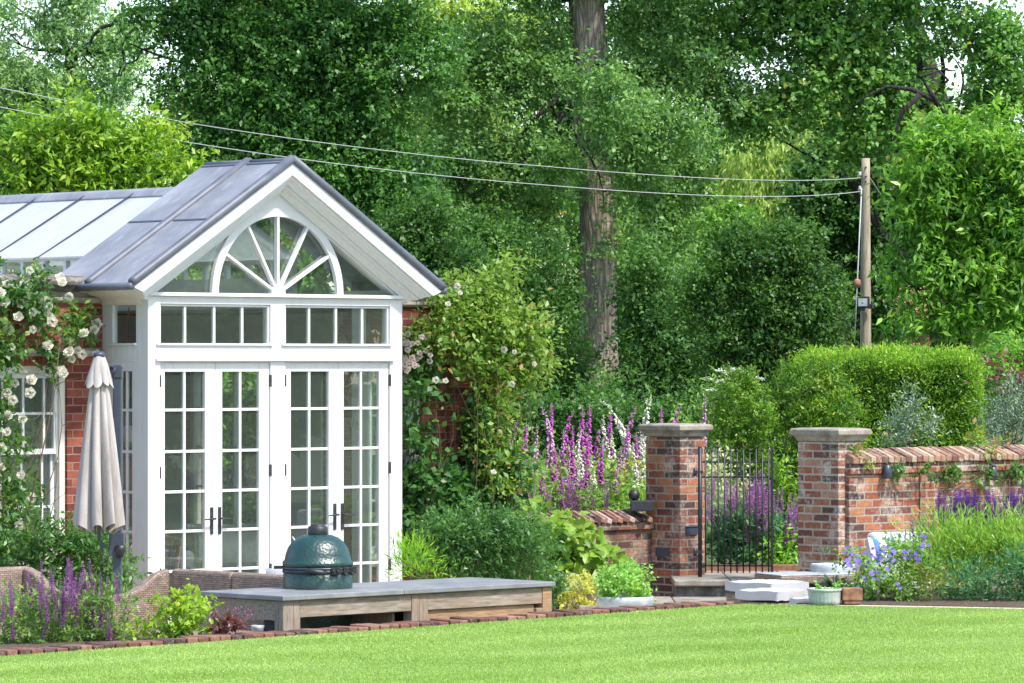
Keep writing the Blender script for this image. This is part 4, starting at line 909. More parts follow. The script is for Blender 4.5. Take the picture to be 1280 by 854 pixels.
q = P(741, 742, 37.9); b = MB(); b.box(-.13, .06, -.07, .07, 0, .28); o = b.build('timber_block', M['oakpost'], None, .01); o.location = (q.x, q.y, 0); tag(o, 'old timber block among the plants left of the herb tub', 'block')
# white outdoor sofa in front of the wall
q = P(1125, 690, 38.6); t = thing('outdoor_sofa', 'white cushioned outdoor sofa against the garden wall behind the geraniums', 'sofa', (q.x, q.y, 0), R(30))
zt2 = P(0, 666, 38.6).z
b = MB(); b.box(-.5, .55, -.35, .35, .05, .30); b.build('base', M['wicker'], t, .02)
b = MB(); b.box(-.5, .55, -.36, .28, .305, .44); b.build('seat_cushion', M['cushion'], t, .04, seg=4)
b = MB(); b.box(-.22, .26, .12, .26, .445, zt2); b.build('back_cushion', M['cushion'], t, .05, seg=4)
q = P(1100, 690, 38.3); pillow('striped_cushion', 'white cushion with bold blue stripes on the outdoor sofa', (q.x, q.y-.05, q.z+.02), R(38), R(72), .25, M['broadstripe'], th=.1)
q = P(1132, 694, 38.1); pillow('striped_cushion', 'white cushion with fine blue stripes on the outdoor sofa', (q.x, q.y-.05, q.z+.07), R(28), R(74), .30, M['stripe'], th=.1)

# ================================================================ telegraph pole, flood light, cables
PD = 64.0; q = P(1082, 198, PD); gz = terrain(q.x, PD)
t = thing('telegraph_pole', 'weathered wooden telegraph pole standing behind the clipped hedge', 'pole', (q.x, PD, gz))
b = MB(); n = 14; b.tube([(.0+.0*k, 0, (q.z-gz)*k/n) for k in range(n+1)], [.098-.032*k/n for k in range(n+1)], 14); b.build('shaft', M['polewood'], t)
hz = q.z-gz
for z in (hz-.14, hz-.28, hz-.36): b = MB(); b.tube([(0, -.10, z), (0, .1, z)], .013, 6); b.build('bolt', M['pewter'], t)
for z in (hz-.28, hz-.50): b = MB(); b.lathe([(.01, 0), (.025, .01), (.03, .03), (.02, .045), (.026, .06), (.01, .075)], 10, (-.09, -.03, z)); b.build('insulator', M['cushion'], t)
gA = P(1077, 235, PD-.1)-Vector((q.x, PD, gz)); gB = P(1068, 428, PD-.6)-Vector((q.x, PD, gz)); gM = gA.lerp(gB, .62)
b = MB(); b.tube([gA, gA.lerp(gB, .5), gB], .012, 6); b.build('stay_wire', M['cable'], t)
b = MB(); b.lathe([(.02, -.07), (.05, -.05), (.06, 0), (.05, .05), (.02, .07)], 10, gM); b.build('stay_insulator', M['rust'], t)
fl = P(1079, 378, PD-.2); t = thing('flood_light', 'black framed flood light mounted low on the telegraph pole', 'flood light', fl, R(-12))
b = MB(); b.box(-.10, .10, -.05, .05, -.09, .09); b.build('housing', M['black'], t, .012)
b = MB(); b.box(-.07, .07, -.056, -.051, -.06, .06); b.build('lens', M['galv'], t)
b = MB(); b.box(.07, .15, .0, .09, -.10, -.02); b.build('bracket', M['black'], t, .01)
b = MB(); b.box(-.04, .03, -.04, .03, -.13, -.092); b.build('sensor', M['black'], t, .008)
def cable(pts, label, r=.0065):
    n = len(pts); q = []
    for k in range(61):
        t = k/60*(n-1); i = min(n-3, max(0, int(t-.5))); s = t-i                     # smooth curve through the hanging points
        q.append(pts[i]*((s-1)*(s-2)/2)+pts[i+1]*(-s*(s-2))+pts[i+2]*(s*(s-1)/2))
    m_ = MB(); m_.tube(q, r, 6); tag(m_.build('overhead_cable', M['cable']), label, 'cable')
cable([P(1079, 222, 64), P(850, 221, 61.2), P(430, 182, 56.2), P(0, 110, 51), P(-420, 7, 46)], 'upper overhead cable running left from the telegraph pole')
cable([P(1079, 239, 64), P(850, 243, 61.2), P(430, 206, 56.2), P(0, 134, 51), P(-420, 31, 46)], 'lower overhead cable running left from the telegraph pole')
cable([P(1085, 219, 64), P(1110, 258, 64.6), P(1135, 302, 65.3), P(1190, 400, 67)], 'dark stay cable sloping down right from the telegraph pole')
# glimpse of a tiled roof far behind
q = P(1112, 384, 90); t = thing('tiled_roof_cottage', 'red tiled cottage glimpsed behind the telegraph pole', 'cottage', (q.x, q.y, 0))
b = MB(); b.box(-.9, .9, .4, 5, .5, q.z-.1); b.build('wall', M['redbrick'], t)
b = MB(); b.prism([(0, q.z-.25), (2.7, q.z+.5), (5.4, q.z-.25)], lambda p, y: (y, p[0], p[1]), -1.1, 1.1); b.build('roof', brick('clay_roof_tiles', [(.3, .12, .07), (.38, .17, .1), (.44, .24, .16)], (.2, .1, .07), w=.2, h=.16, ms=.01), t)
# ================================================================ plants near the house and walls
def EW(px, py, rx, ry, v, dr):           # foliage ellipsoid against the house wall
    c = PH(px, py, v); d = c.y; return (c.x, c.y, c.z, rx/F*d, dr, ry/F*d)
SEED = [100]; DF = 1.9
def plant(name, label, cat, ells, lm, leaf, dens, base=None, stems=10, stemr=.008, stemmat='stem', group=None, part='foliage', **kw):
    SEED[0] += 1
    if base is None:
        lo = min(ells, key=lambda e: e[2]-e[5]); base = Vector((sum(e[0] for e in ells)/len(ells), sum(e[1] for e in ells)/len(ells), max(0, lo[2]-lo[5])))
    t = thing(name, label, cat, base, 0, group)
    scatter(Leaves(), ells, SEED[0], leaf, dens*DF, **kw).build(part, LM[lm], t, base)
    if stems:
        mb = MB(); limbs(mb, [base+Vector((dx, 0, 0)) for dx in (-.05, 0, .05)], ells, stemr, SEED[0], stems, base, 2); mb.build('stem', M[stemmat], t)
    return t
def bloom_mesh(seed, m, r=.042):
    g = np.random.default_rng(seed); lv = Leaves()
    for ring, (n, tilt, rad, L) in enumerate(((5, 1.15, .25, 1.0), (6, .75, .35, .95), (5, .35, .2, .8), (4, .1, .1, .6))):
        a = np.arange(n)*2*math.pi/n+ring*.5+g.uniform(-.2, .2, n); up = math.cos(tilt); ou = math.sin(tilt)
        D = np.stack([np.cos(a)*ou, np.sin(a)*ou, np.full(n, up)], 1)+g.normal(0, .08, (n, 3)); N = np.stack([-np.cos(a)*up, -np.sin(a)*up, np.full(n, ou)], 1)
        Pn = np.stack([np.cos(a)*.12*r, np.sin(a)*.12*r, np.full(n, -.1*r)], 1)
        lv.add(Pn, D, N, np.full(n, L*r*1.05), np.full(n, r*1.25), g.uniform(.2, .9, n)-.1*ring, -.25)
    o = lv.build('rose_bloom', m); me = o.data; bpy.data.objects.remove(o); return me
BW = [bloom_mesh(k, M['rosewhite']) for k in range(4)]; BB = [bloom_mesh(10+k, M['roseblush']) for k in range(4)]
def blooms(t, pts, meshes, s0, s1, seed):
    g = random.Random(seed)
    for p in pts:
        o = bpy.data.objects.new('rose_bloom', g.choice(meshes)); C.objects.link(o); o.parent = t; o.location = Vector(p)-t.location
        f = Vector((g.uniform(-.5, .5), -1, g.uniform(-.2, .9))); o.rotation_euler = f.to_track_quat('Z', 'Y').to_euler(); s = g.uniform(s0, s1); o.scale = (s, s, s)
# white climbing rose round the sash window
ells = [EW(x, y, a, b, .48, .16) for x, y, a, b in ((12, 385, 34, 40), (50, 398, 34, 34), (85, 412, 30, 20), (108, 432, 18, 10), (62, 436, 36, 12), (12, 440, 22, 36), (6, 500, 16, 50), (16, 560, 15, 36), (10, 620, 20, 45), (38, 610, 10, 40), (72, 458, 12, 18), (22, 665, 26, 22), (45, 352, 32, 10), (-30, 450, 40, 120), (64, 470, 6, 14), (-20, 370, 30, 40))]
b0 = PH(10, 452, .55); b0.z = 0
t = plant('climbing_rose', 'white climbing rose trained over the sash window and brick wall', 'rose', ells, 'rose', (.062, .036), 1350, b0, 16, .011, tint=(.5, .2, .18), nleaf=6, twig=.16, gap=.28, sub=(.3, .55), ksub=2.2)
bp = [(33, 350), (37, 369), (57, 388), (22, 396), (5, 377), (87, 371), (76, 347), (78, 353), (119, 412), (121, 405), (105, 417), (83, 425), (15, 434), (60, 432), (98, 438), (103, 443), (120, 442), (80, 467), (76, 464), (19, 479), (39, 475), (37, 491), (9, 491), (10, 520), (29, 524), (4, 402), (26, 380), (42, 390), (41, 412), (48, 411), (3, 584), (27, 594), (40, 622), (25, 657), (15, 674), (55, 695), (48, 676), (36, 360), (30, 356), (1, 366), (8, 540), (2, 560), (62, 395), (55, 376), (16, 500), (66, 402), (87, 440), (90, 449), (11, 412), (60, 383), (38, 338), (8, 355)]
g = random.Random(8); blooms(t, [PH(x+g.uniform(-1, 1), y, .36+g.uniform(-.1, .1)) for x, y in bp], BW, .85, 1.3, 1)
# shrub under the window
plant('evergreen_shrub', 'loose glossy green shrub under the sash window behind the sofas', 'shrub', [E(x, y, a, b, 37.0, .3) for x, y, a, b in ((30, 695, 45, 32), (80, 690, 45, 34), (120, 705, 40, 34), (-20, 690, 40, 40), (140, 730, 25, 25), (95, 670, 30, 16), (60, 662, 22, 14), (60, 740, 70, 40))], 'boxy', (.066, .024), 2600, None, 14, .008, tint=(.62, .15, .18), twig=.2, nleaf=9)
# right hand climber over the house corner
ells = [EW(x, y, a, b, .30, .30) for x, y, a, b in ((585, 412, 54, 40), (615, 395, 44, 38), (560, 402, 34, 30), (648, 428, 32, 40), (664, 452, 22, 30), (640, 478, 28, 28), (612, 520, 24, 46), (616, 580, 24, 40), (580, 373, 36, 11), (540, 420, 20, 18), (625, 345, 8, 24), (632, 328, 11, 10), (686, 470, 8, 18), (678, 430, 12, 12), (600, 365, 18, 10), (556, 372, 10, 8), (655, 398, 16, 12), (590, 460, 30, 18), (636, 600, 14, 26), (640, 362, 8, 12))]
b0 = PH(615, 452, .35); b0.z = 0
t = plant('climbing_rose', 'big climbing rose with reddish tips sprawling over the right house corner', 'rose', ells, 'rosetip', (.064, .034), 2500, b0, 22, .010, tint=(.46, .2, .2), nleaf=7, twig=.26, gap=.08, ksub=3.4, sub=(.16, .36))
bp = [(630, 437), (643, 440), (545, 475), (557, 476), (572, 358), (575, 366), (640, 480), (617, 590), (560, 380), (668, 455)]
blooms(t, [PH(x, y, -.08) for x, y in bp], BW, .6, .85, 3)
ells = [EW(x, y, a, b, .45, .15) for x, y, a, b in ((522, 425, 18, 22), (515, 450, 14, 22), (532, 455, 12, 16))]
b0 = PH(518, 452, .55); b0.z = 0
t = plant('climbing_rose', 'cluster of blush pink roses hanging against the porch right post', 'rose', ells, 'rose', (.058, .034), 2400, b0, 6, .008, tint=(.45, .2, .16), nleaf=6, twig=.16)
g = random.Random(12); pts = []
for _ in range(34):
    x = g.uniform(505, 538); y = 418+g.random()*48+(x-520)*.1; pts.append(PH(x, y, .28+g.uniform(-.08, .06)))
blooms(t, pts, BB, .55, .8, 4)
# dark climber on the right wing
ells = [EW(x, y, a, b, .42, .2) for x, y, a, b in ((606, 560, 26, 40), (540, 622, 34, 30), (590, 618, 42, 36), (519, 560, 11, 40), (513, 500, 9, 32), (622, 600, 30, 40), (534, 478, 18, 15), (600, 652, 50, 28), (545, 655, 40, 28), (598, 515, 12, 34), (560, 600, 22, 14), (530, 590, 16, 22), (548, 500, 10, 8), (520, 640, 16, 40), (530, 675, 22, 26), (570, 640, 30, 20), (640, 630, 24, 34))]
b0 = PH(570, 452, .5); b0.z = 0
plant('wall_climber', 'dark green leafy climber covering the brick right of the porch', 'climber', ells, 'climber', (.085, .058), 1500, b0, 18, .012, tint=(.42, .2, .18), nleaf=6, twig=.24, gap=.18, ksub=2.4)
plant('evergreen_shrub', 'dense small leaved glossy shrub behind the counter right end', 'shrub', [E(x, y, a, b, 38.4, .4) for x, y, a, b in ((600, 680, 62, 46), (560, 692, 44, 40), (645, 672, 46, 42), (672, 690, 24, 40), (610, 720, 80, 30), (540, 670, 26, 30))], 'boxy', (.05, .02), 3600, None, 10, .008, tint=(.5, .2, .2), twig=.16, nleaf=10, ksub=4)
plant('box_shrub', 'small round dark shrub beside the right end of the counter', 'shrub', [E(690, 738, 17, 24, 36.6), E(683, 745, 16, 20, 36.6)], 'boxy', (.045, .022), 3600, None, 5, .006, tint=(.45, .2, .15), twig=.12)
plant('fennel', 'feathery bright green herb at the foot of the porch right post', 'herb', [E(518, 700, 14, 20, 37.6, .12), E(509, 705, 8, 20, 37.6, .1), E(536, 716, 10, 10, 37.6, .1)], 'fern', (.075, .009), 5200, None, 8, .004, 'greenstem', tint=(.6, .15, .15), up=.1, droop=-.6, spread=.35, twig=.2)
# oak leaved hydrangea: broad lobed leaves
def lobed(t, ells, seed, size, n, lm):
    g = np.random.default_rng(seed); vs, fs, ts = [], [], []
    prof = [(0, 0), (.16, .20), (.30, .30), (.36, .22), (.56, .44), (.62, .26), (.80, .24), (1, 0)]
    for e in ells:
        for _ in range(int(n*e[3]*e[5]*3.14)):
            d = g.normal(size=3); d /= np.linalg.norm(d); d[1] = -abs(d[1]) if g.random() < .8 else d[1]; r = g.random()**.3
            p = np.array(e[:3])+d*np.array(e[3:6])*r; D = Vector(d)*.6+Vector(g.normal(0, .5, 3))-Vector((0, .2, .35)); D.normalize()
            N = Vector(g.normal(0, .35, 3))+Vector((0, -.35, .95)); S = D.cross(N).normalized(); N = S.cross(D); s = size*g.uniform(.6, 1.2)
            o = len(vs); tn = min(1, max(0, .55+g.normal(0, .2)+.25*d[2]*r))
            for y, x in prof: vs.append(Vector(p)+D*y*s-N*y*y*s*.22+S*0)
            for sg in (1, -1):
                oo = len(vs)
                for y, x in prof: vs.append(Vector(p)+D*y*s+S*x*s*sg-N*(y*y*.22-x*.18)*s)
                for k in range(len(prof)-1):
                    q = (o+k, oo+k, oo+k+1, o+k+1); fs.append(q if sg < 0 else q[::-1]); ts.append(tn)
    mb = MB(); base = t.location
    mb.v = [tuple(v-base) for v in vs]; mb.f = fs; mb.t = ts; mb.sm = [False]*len(fs)
    me = bpy.data.meshes.new('foliage'); me.from_pydata(mb.v, [], mb.f); at = me.attributes.new('tint', 'FLOAT', 'FACE'); at.data.foreach_set('value', ts); me.materials.append(LM[lm])
    o = bpy.data.objects.new('foliage', me); C.objects.link(o); o.parent = t
ells = [E(x, y, a, b, 39.6, .45) for x, y, a, b in ((675, 655, 32, 28), (705, 668, 34, 34), (728, 690, 34, 26), (755, 700, 26, 16), (695, 712, 34, 34), (662, 690, 20, 30))]
b0 = Vector((P(705, 0, 39.8).x, 39.8, 0)); t = thing('hydrangea', 'lime green hydrangea with broad lobed leaves left of the gate pier', 'hydrangea', b0); lobed(t, ells, 3, .145, 560, 'hydrangea')
mb = MB(); limbs(mb, [b0], ells, .012, 77, 14, b0, 1); mb.build('stem', M['stem'], t)
def blades(name, label, cat, px, py, d, n, L, w, lm, seed, lean=.7, base_r=.08, z=None):
    c = P(px, py, d); c.z = c.z if z is None else z; t = thing(name, label, cat, c); g = np.random.default_rng(seed); mb = MB()
    for _ in range(n):
        a = g.uniform(0, 2*math.pi); o = Vector((math.cos(a), math.sin(a), 0)); l = L*g.uniform(.6, 1.15); h = g.uniform(.45, 1.0); p = o*g.uniform(0, base_r); S = Vector((-o.y, o.x, 0))
        pts = []; 
        for k in range(6):
            s = k/5; q = p+o*(l*lean*s*(.4+.6*s))+Vector((0, 0, l*h*(s-.62*s*s*s))); ww = w*(1-s**2.2)*.5+.0005; pts.append((q-S*ww, q+S*ww))
        v = [x for pr in pts for x in pr]; mb.add(v, [(2*k, 2*k+1, 2*k+3, 2*k+2) for k in range(5)], float(np.clip(g.normal(.55, .25), 0, 1)))
    mb.build('foliage', LM[lm], t); return t
blades('variegated_sedge', 'cream variegated arching grass above the timber block', 'grass plant', 733, 742, 38.5, 120, .46, .02, 'variegated', 3, .75, .12)
plant('euonymus', 'yellow variegated low shrub left of the herb tub', 'shrub', [E(722, 735, 24, 13, 38.0, .2), E(742, 728, 14, 8, 38.0, .15), E(708, 748, 16, 10, 38.0, .15), E(730, 755, 30, 12, 38, .2)], 'yellow', (.045, .026), 2400, None, 5, .005, tint=(.5, .22, .22), twig=.12)
plant('marjoram', 'bright green rounded mound of herb growing in the wide zinc tub', 'herb', [E(781, 731, 37, 22, 36.9, .25), E(765, 739, 24, 16, 36.9, .2), E(802, 740, 20, 14, 36.9, .2), E(779, 722, 22, 14, 36.9, .2)], 'marjoram', (.032, .021), 6500, None, 8, .004, 'greenstem', tint=(.55, .15, .17), twig=.1, nleaf=10, ksub=6, sub=(.2, .36))

# ---------------------------------------------------------------- foxgloves
def bell(mb, p, D, L, r, tint):
    D = D.normalized(); S = D.cross(Vector((0, 0, 1))).normalized(); U_ = S.cross(D); rings = []
    for s, f in ((0, .35), (.35, .75), (.8, .9), (1, 1.15)): rings.append([p+D*L*s+(S*math.cos(2*math.pi*i/6)+U_*math.sin(2*math.pi*i/6))*r*f for i in range(6)])
    mb.loft(rings, True, False, tint, True)
def foxglove(kind, seed, bend=0.0, dens=1.0):
    g = random.Random(seed); t = thing('foxglove', 'foxglove', 'foxglove', (0, 0, -5)); H_ = 1.2
    ax = lambda s: Vector((bend*max(0, s-.55)**2*1.6+.02*math.sin(s*5+seed), .015*math.sin(s*4), H_*s*(1-.25*abs(bend)*max(0, s-.7))))
    mb = MB(); mb.tube([ax(k/12) for k in range(13)], [.010*(1-.65*k/12) for k in range(13)], 6); mb.build('stem', M['greenstem'], t)
    mb = MB(); s = .46
    while s < .985:
        f = 1-(s-.46)/.54; size = .25+.75*min(1, f*1.55); n = 3 if g.random() < .5 else 2
        for _ in range(n):
            a = g.uniform(0, 2*math.pi); o = Vector((math.cos(a), math.sin(a), 0)); p = ax(s)+o*.008
            bell(mb, p, o*.62+Vector((0, 0, -.85 if f > .2 else .25)),   .043*size, .0145*size*(1 if f > .12 else .7), min(1, max(0, g.gauss(.5, .22)+(.35 if f < .3 else 0))))
        s += .0125+.004*(1-f)
    mb.build('flower_spike', M[{'purple': 'foxpurple', 'pink': 'foxpink', 'white': 'foxwhite'}[kind]], t)
    lv = Leaves(); gg = np.random.default_rng(seed); n = 26; a = gg.uniform(0, 6.28, n); z = gg.uniform(.03, .5, n)*H_*.8
    D = np.stack([np.cos(a), np.sin(a), gg.uniform(-.1, .6, n)], 1); N = np.tile([0, 0, 1.], (n, 1))+gg.normal(0, .2, (n, 3))
    lv.add(np.stack([np.cos(a)*.01, np.sin(a)*.01, z], 1), D, N, .22*(1-z/1.3), .075*(1-z/1.4), gg.uniform(.2, .9, n)); lv.build('leaf_rosette', LM['fox'], t); return t
PROT = {('purple', 0): foxglove('purple', 1), ('purple', 1): foxglove('purple', 2, .25), ('pink', 0): foxglove('pink', 3), ('pink', 1): foxglove('pink', 4, -.3), ('white', 0): foxglove('white', 5), ('white', 1): foxglove('white', 6, -.75), ('white', 2): foxglove('white', 7, .15)}
FX = [(95, 205, 'purple', 1), (183, 225, 'purple', 0), (300, 110, 'pink', 1), (335, 108, 'purple', 0), (422, 138, 'purple', 1), (388, 270, 'pink', 0), (357, 385, 'purple', 0), (518, 126, 'purple', 0), (560, 120, 'purple', 0), (600, 225, 'purple', 1), (458, 245, 'purple', 0), (486, 255, 'white', 2), (550, 310, 'purple', 0), (640, 175, 'white', 0), (633, 330, 'purple', 0), (700, 40, 'white', 1), (684, 150, 'purple', 0), (690, 270, 'white', 0), (793, 118, 'purple', 1), (893, 42, 'white', 2), (770, 250, 'pink', 0), (835, 285, 'purple', 0), (815, 345, 'white', 0), (862, 310, 'white', 0), (567, 430, 'white', 0), (540, 480, 'purple', 0), (507, 510, 'purple', 1), (420, 440, 'pink', 0), (395, 550, 'purple', 0), (720, 480, 'purple', 0), (285, 520, 'purple', 0), (500, 380, 'white', 0), (231, 235, 'pink', 0), (727, 370, 'pink', 0), (470, 470, 'pink', 0), (665, 300, 'white', 2), (440, 500, 'purple', 0), (525, 560, 'purple', 0), (845, 230, 'pink', 0)]
pts = [(620+a/4.743, 480+b/4.743, k, v) for a, b, k, v in FX]+[(832, 508, 'purple', 0), (847, 505, 'purple', 1), (884, 494, 'pink', 0)]
pts.sort(); cnt = {}; first = set(); g = random.Random(31); ORD = ['first', 'second', 'third', 'fourth', 'fifth', 'sixth', 'seventh', 'eighth', 'ninth', 'tenth', 'eleventh', 'twelfth', 'thirteenth', 'fourteenth', 'fifteenth', 'sixteenth', 'seventeenth', 'eighteenth', 'nineteenth', 'twentieth', 'twenty first', 'twenty second', 'twenty third']
for (px, py, k, v) in pts:
    d = 43.2+max(0, (600-py))/110*1.9+g.uniform(-.25, .25); top = P(px, py, d)
    if px > 825: d += 1.0
    gz = max(.80, terrain(top.x, d)); h = max(.5, top.z-gz); i = cnt[k] = cnt.get(k, 0)+1
    lab = f"{k} foxglove behind the low wall, {ORD[i-1]} {k} spike from the left"
    if px > 825: lab = f"{k} foxglove tip showing just above the left gate pier, {'left' if px < 840 else 'middle' if px < 860 else 'right'} one"
    if k == 'white' and abs(px-767.6) < 1: lab = 'tallest white foxglove with its tip nodding to the left'
    bx = {1: {'purple': -.05, 'pink': .06, 'white': .22}[k]}.get(v, 0)*h/1.2*.5
    s = h/1.2; loc = (top.x+bx, d, gz); p = PROT[(k, v)]
    sx = s*g.uniform(.95, 1.25)**.5 if s > .9 else .95
    if (k, v) not in first: first.add((k, v)); r = p; r.location = loc; r.scale = (sx, sx, s); r['label'] = lab; r['group'] = 'foxgloves behind the low wall'
    else: r = dup(p, loc, 0, (sx, sx, s), lab, 'foxgloves behind the low wall')
for key, p in PROT.items():
    if key not in first: bpy.data.objects.remove(p)
# undergrowth of the foxglove bed
lv = scatter(Leaves(), [E(x, y, a, b, d, .4) for x, y, a, b, d in ((650, 602, 26, 26, 43.6), (690, 606, 36, 22, 44.4), (735, 600, 40, 26, 44.4), (780, 602, 34, 28, 44.4), (670, 628, 40, 16, 43.4), (720, 626, 40, 16, 43.4), (770, 622, 36, 20, 43.5), (802, 606, 18, 30, 44.2), (648, 565, 20, 22, 44.5), (845, 552, 36, 14, 46), (870, 540, 24, 14, 46.5))], 900, (.085, .03), 1900, 9, .3, tint=(.5, .2, .18), up=.4, droop=.05)
o = lv.build('border_undergrowth', LM['fox']); tag(o, 'light green leafy undergrowth filling the foxglove bed', 'undergrowth', kind='stuff')
q = P(744, 622, 43.3); 
plant('yellow_flower', 'small yellow orange flowering plant in the foxglove bed near the pier', 'flower', [E(787, 585, 12, 8, 43.2, .1), E(796, 579, 11, 8, 43.2, .1), E(778, 593, 12, 8, 43.2, .1)], 'yellow', (.03, .02), 1800, None, 4, .004, 'greenstem', twig=.08, part='flower_head')

# ---------------------------------------------------------------- salvias and other spiky flowers
def spike_mesh(seed, m, L, r, n, w=.012):
    g = np.random.default_rng(seed); z = g.random(n); whorl = np.round(z*16)/16+g.normal(0, .006, n); a = g.uniform(0, 6.28, n); rr = r*(1-.75*whorl)
    D = np.stack([np.cos(a), np.sin(a), g.uniform(-.2, .8, n)], 1); N = np.stack([-np.sin(a)*.3, np.cos(a)*.3, np.ones(n)], 1)
    lv = Leaves().add(np.stack([np.cos(a)*rr*.2, np.sin(a)*rr*.2, L*(.12+.88*whorl)], 1), D, N, rr+.006, np.full(n, w), g.normal(.5, .25, n), .1)
    gs = np.linspace(0, 1, 6); lv.add(np.zeros((3, 3)), np.tile([0., 0, 1], (3, 1)), np.array([[1., 0, 0], [0, 1., 0], [.7, .7, 0]]), np.full(3, L), np.full(3, .006), np.full(3, .0), 0)
    o = lv.build('flower_spike', m); me = o.data; bpy.data.objects.remove(o); return me
def spikes(t, tips, meshes, seed, scale=(.8, 1.2), lean=.12, L=.3):
    g = random.Random(seed)
    for p in tips:
        o = bpy.data.objects.new('flower_spike', g.choice(meshes)); C.objects.link(o); o.parent = t; s = g.uniform(*scale)
        o.scale = (s, s, s); o.rotation_euler = (g.gauss(0, lean), g.gauss(0, lean), g.uniform(0, 6)); o.location = Vector(p)-t.location-Vector((0, 0, L*s))
SV = [spike_mesh(20+k, M['salvia'], .30, .022, 150) for k in range(3)]; SL = [spike_mesh(30+k, M['salvialilac'], .34, .026, 150) for k in range(3)]; SD = [spike_mesh(40+k, M['salviadark'], .32, .019, 150) for k in range(3)]
g = random.Random(77)
def salvia(px, y0, y1, w, d, n, meshes, label, fol, lm, leaf=(.055, .016), group=None, dens=2800, name='salvia', L=.3, scale=(.8, 1.2), fy=None, **kw):
    fe = [E(px+a, y, rx, ry, d, .22) for a, y, rx, ry in fol]
    t = plant(name, label, 'salvia', fe, lm, leaf, dens, None, 6, .004, 'greenstem', group, twig=.16, up=.35, droop=-.25, spread=.6, **kw)
    spikes(t, [P(px+g.uniform(-w, w), g.uniform(y0, y1), d+g.uniform(-.3, .3)) for _ in range(n)], meshes, g.randint(0, 999), scale, L=L); return t
gr = 'violet salvias in the front border'
labs = ['violet salvia clump at the far left of the front border', 'violet salvia clump second from the left in the front border', 'tallest violet salvia clump in the middle of the front border', 'violet salvia clump before the parasol pole in the front border', 'violet salvia clump nearest the lime green bush in the front border']
for k, (px, y0, y1, n) in enumerate(((2, 715, 760, 15), (38, 712, 765, 18), (75, 690, 760, 24), (108, 698, 765, 22), (140, 715, 790, 16))):
    salvia(px, y0, y1, 22, 30.7+.12*(k % 2)+k*.08, n, SV, labs[k], [(0, 785, 26, 30), (6, 765, 24, 26), (-8, 805, 24, 16)], 'border', (.05, .014), gr, 3000, L=.3, scale=(.6, 1.05), tint=(.5, .2, .2))
plant('lime_shrub', 'lime green spiraea like bush behind the brick edging', 'shrub', [E(x, y, a, b, 31.0, .25) for x, y, a, b in ((215, 776, 34, 22), (240, 772, 22, 22), (185, 786, 22, 14), (218, 758, 14, 14), (236, 756, 8, 12), (256, 762, 6, 14), (200, 768, 10, 14), (225, 790, 40, 12))], 'lime', (.05, .027), 2800, None, 10, .005, tint=(.62, .16, .18), twig=.14, nleaf=9)
t = plant('heuchera', 'low dark purple leaved plant left of the glass lantern', 'heuchera', [E(292, 783, 26, 8, 31.0, .16), E(280, 778, 16, 9, 31.0, .14)], 'purple', (.05, .035), 2200, None, 0, tint=(.4, .2, .2), twig=.1)
mb = MB(); gg = random.Random(4); lv = Leaves(); ng = np.random.default_rng(9)
for _ in range(26):
    a = P(290+gg.uniform(-14, 14), 782, 31.0); b = P(285+gg.uniform(-26, 30), gg.uniform(758, 775), 31.0+gg.uniform(-.1, .1)); mb.tube([a-t.location, a.lerp(b, .6)-t.location, b-t.location], .0022, 4)
    n = 7; D = ng.normal(size=(n, 3)); lv.add(np.array(b)+ng.normal(0, .012, (n, 3)), D, ng.normal(size=(n, 3)), np.full(n, .016), np.full(n, .012), ng.random(n))
mb.build('flower_stalk', M['stem'], t); lv.build('flower_head', M['pinkdot'], t, t.location)
# behind the low wall and behind the gate
for k, (px, y0, y1, n, lab) in enumerate(((655, 600, 625, 10, 'pink violet salvia clump at the left end of the foxglove bed'), (702, 598, 628, 16, 'pink violet salvia clump low in front of the foxgloves'), (740, 602, 625, 7, 'smaller pink violet salvia clump right of the low foxgloves'))):
    salvia(px, y0, y1, 20, 43.0, n, SL, lab, [(0, 628, 20, 14)], 'border', (.05, .016), 'salvias behind the low wall', 2400, scale=(.7, 1.2), tint=(.5, .2, .15))
salvia(922, 592, 645, 36, 43.7, 44, SL, 'lilac salvia clump seen through the iron gate bars', [(0, 678, 42, 34), (-20, 694, 24, 24), (16, 660, 30, 22)], 'bluegreen', (.09, .022), 'salvias behind the gate', 2600, scale=(.8, 1.3), tint=(.5, .2, .2))
salvia(974, 606, 650, 30, 43.9, 40, SL, 'lilac salvia clump in the open gap right of the gate', [(0, 686, 34, 28), (-14, 674, 24, 22), (14, 700, 26, 18)], 'bluegreen', (.09, .022), 'salvias behind the gate', 2600, scale=(.8, 1.3), tint=(.5, .2, .2))
plant('euonymus', 'yellow and cream variegated bush behind the gate hinge side', 'shrub', [E(896, 610, 12, 40, 44.8, .25), E(905, 640, 14, 24, 44.6, .25), E(900, 585, 8, 16, 44.8, .2)], 'variegated', (.05, .03), 1800, None, 5, .006, tint=(.55, .2, .2))
plant('leafy_perennial', 'bright green leafy plant at the foot of the pale pier behind the gate', 'plant', [E(988, 690, 15, 26, 43.7, .2), E(978, 704, 18, 14, 43.6, .2)], 'fern', (.07, .032), 1800, None, 5, .005, 'greenstem', tint=(.5, .2, .2))
plant('leafy_perennial', 'mid green plant between the gate and the pale pier', 'plant', [E(990, 610, 16, 26, 46.5, .3), E(975, 600, 16, 24, 46.5, .3), E(962, 590, 16, 22, 46.6, .3)], 'hedge', (.07, .03), 1500, None, 5, .005, 'greenstem', tint=(.5, .2, .2))

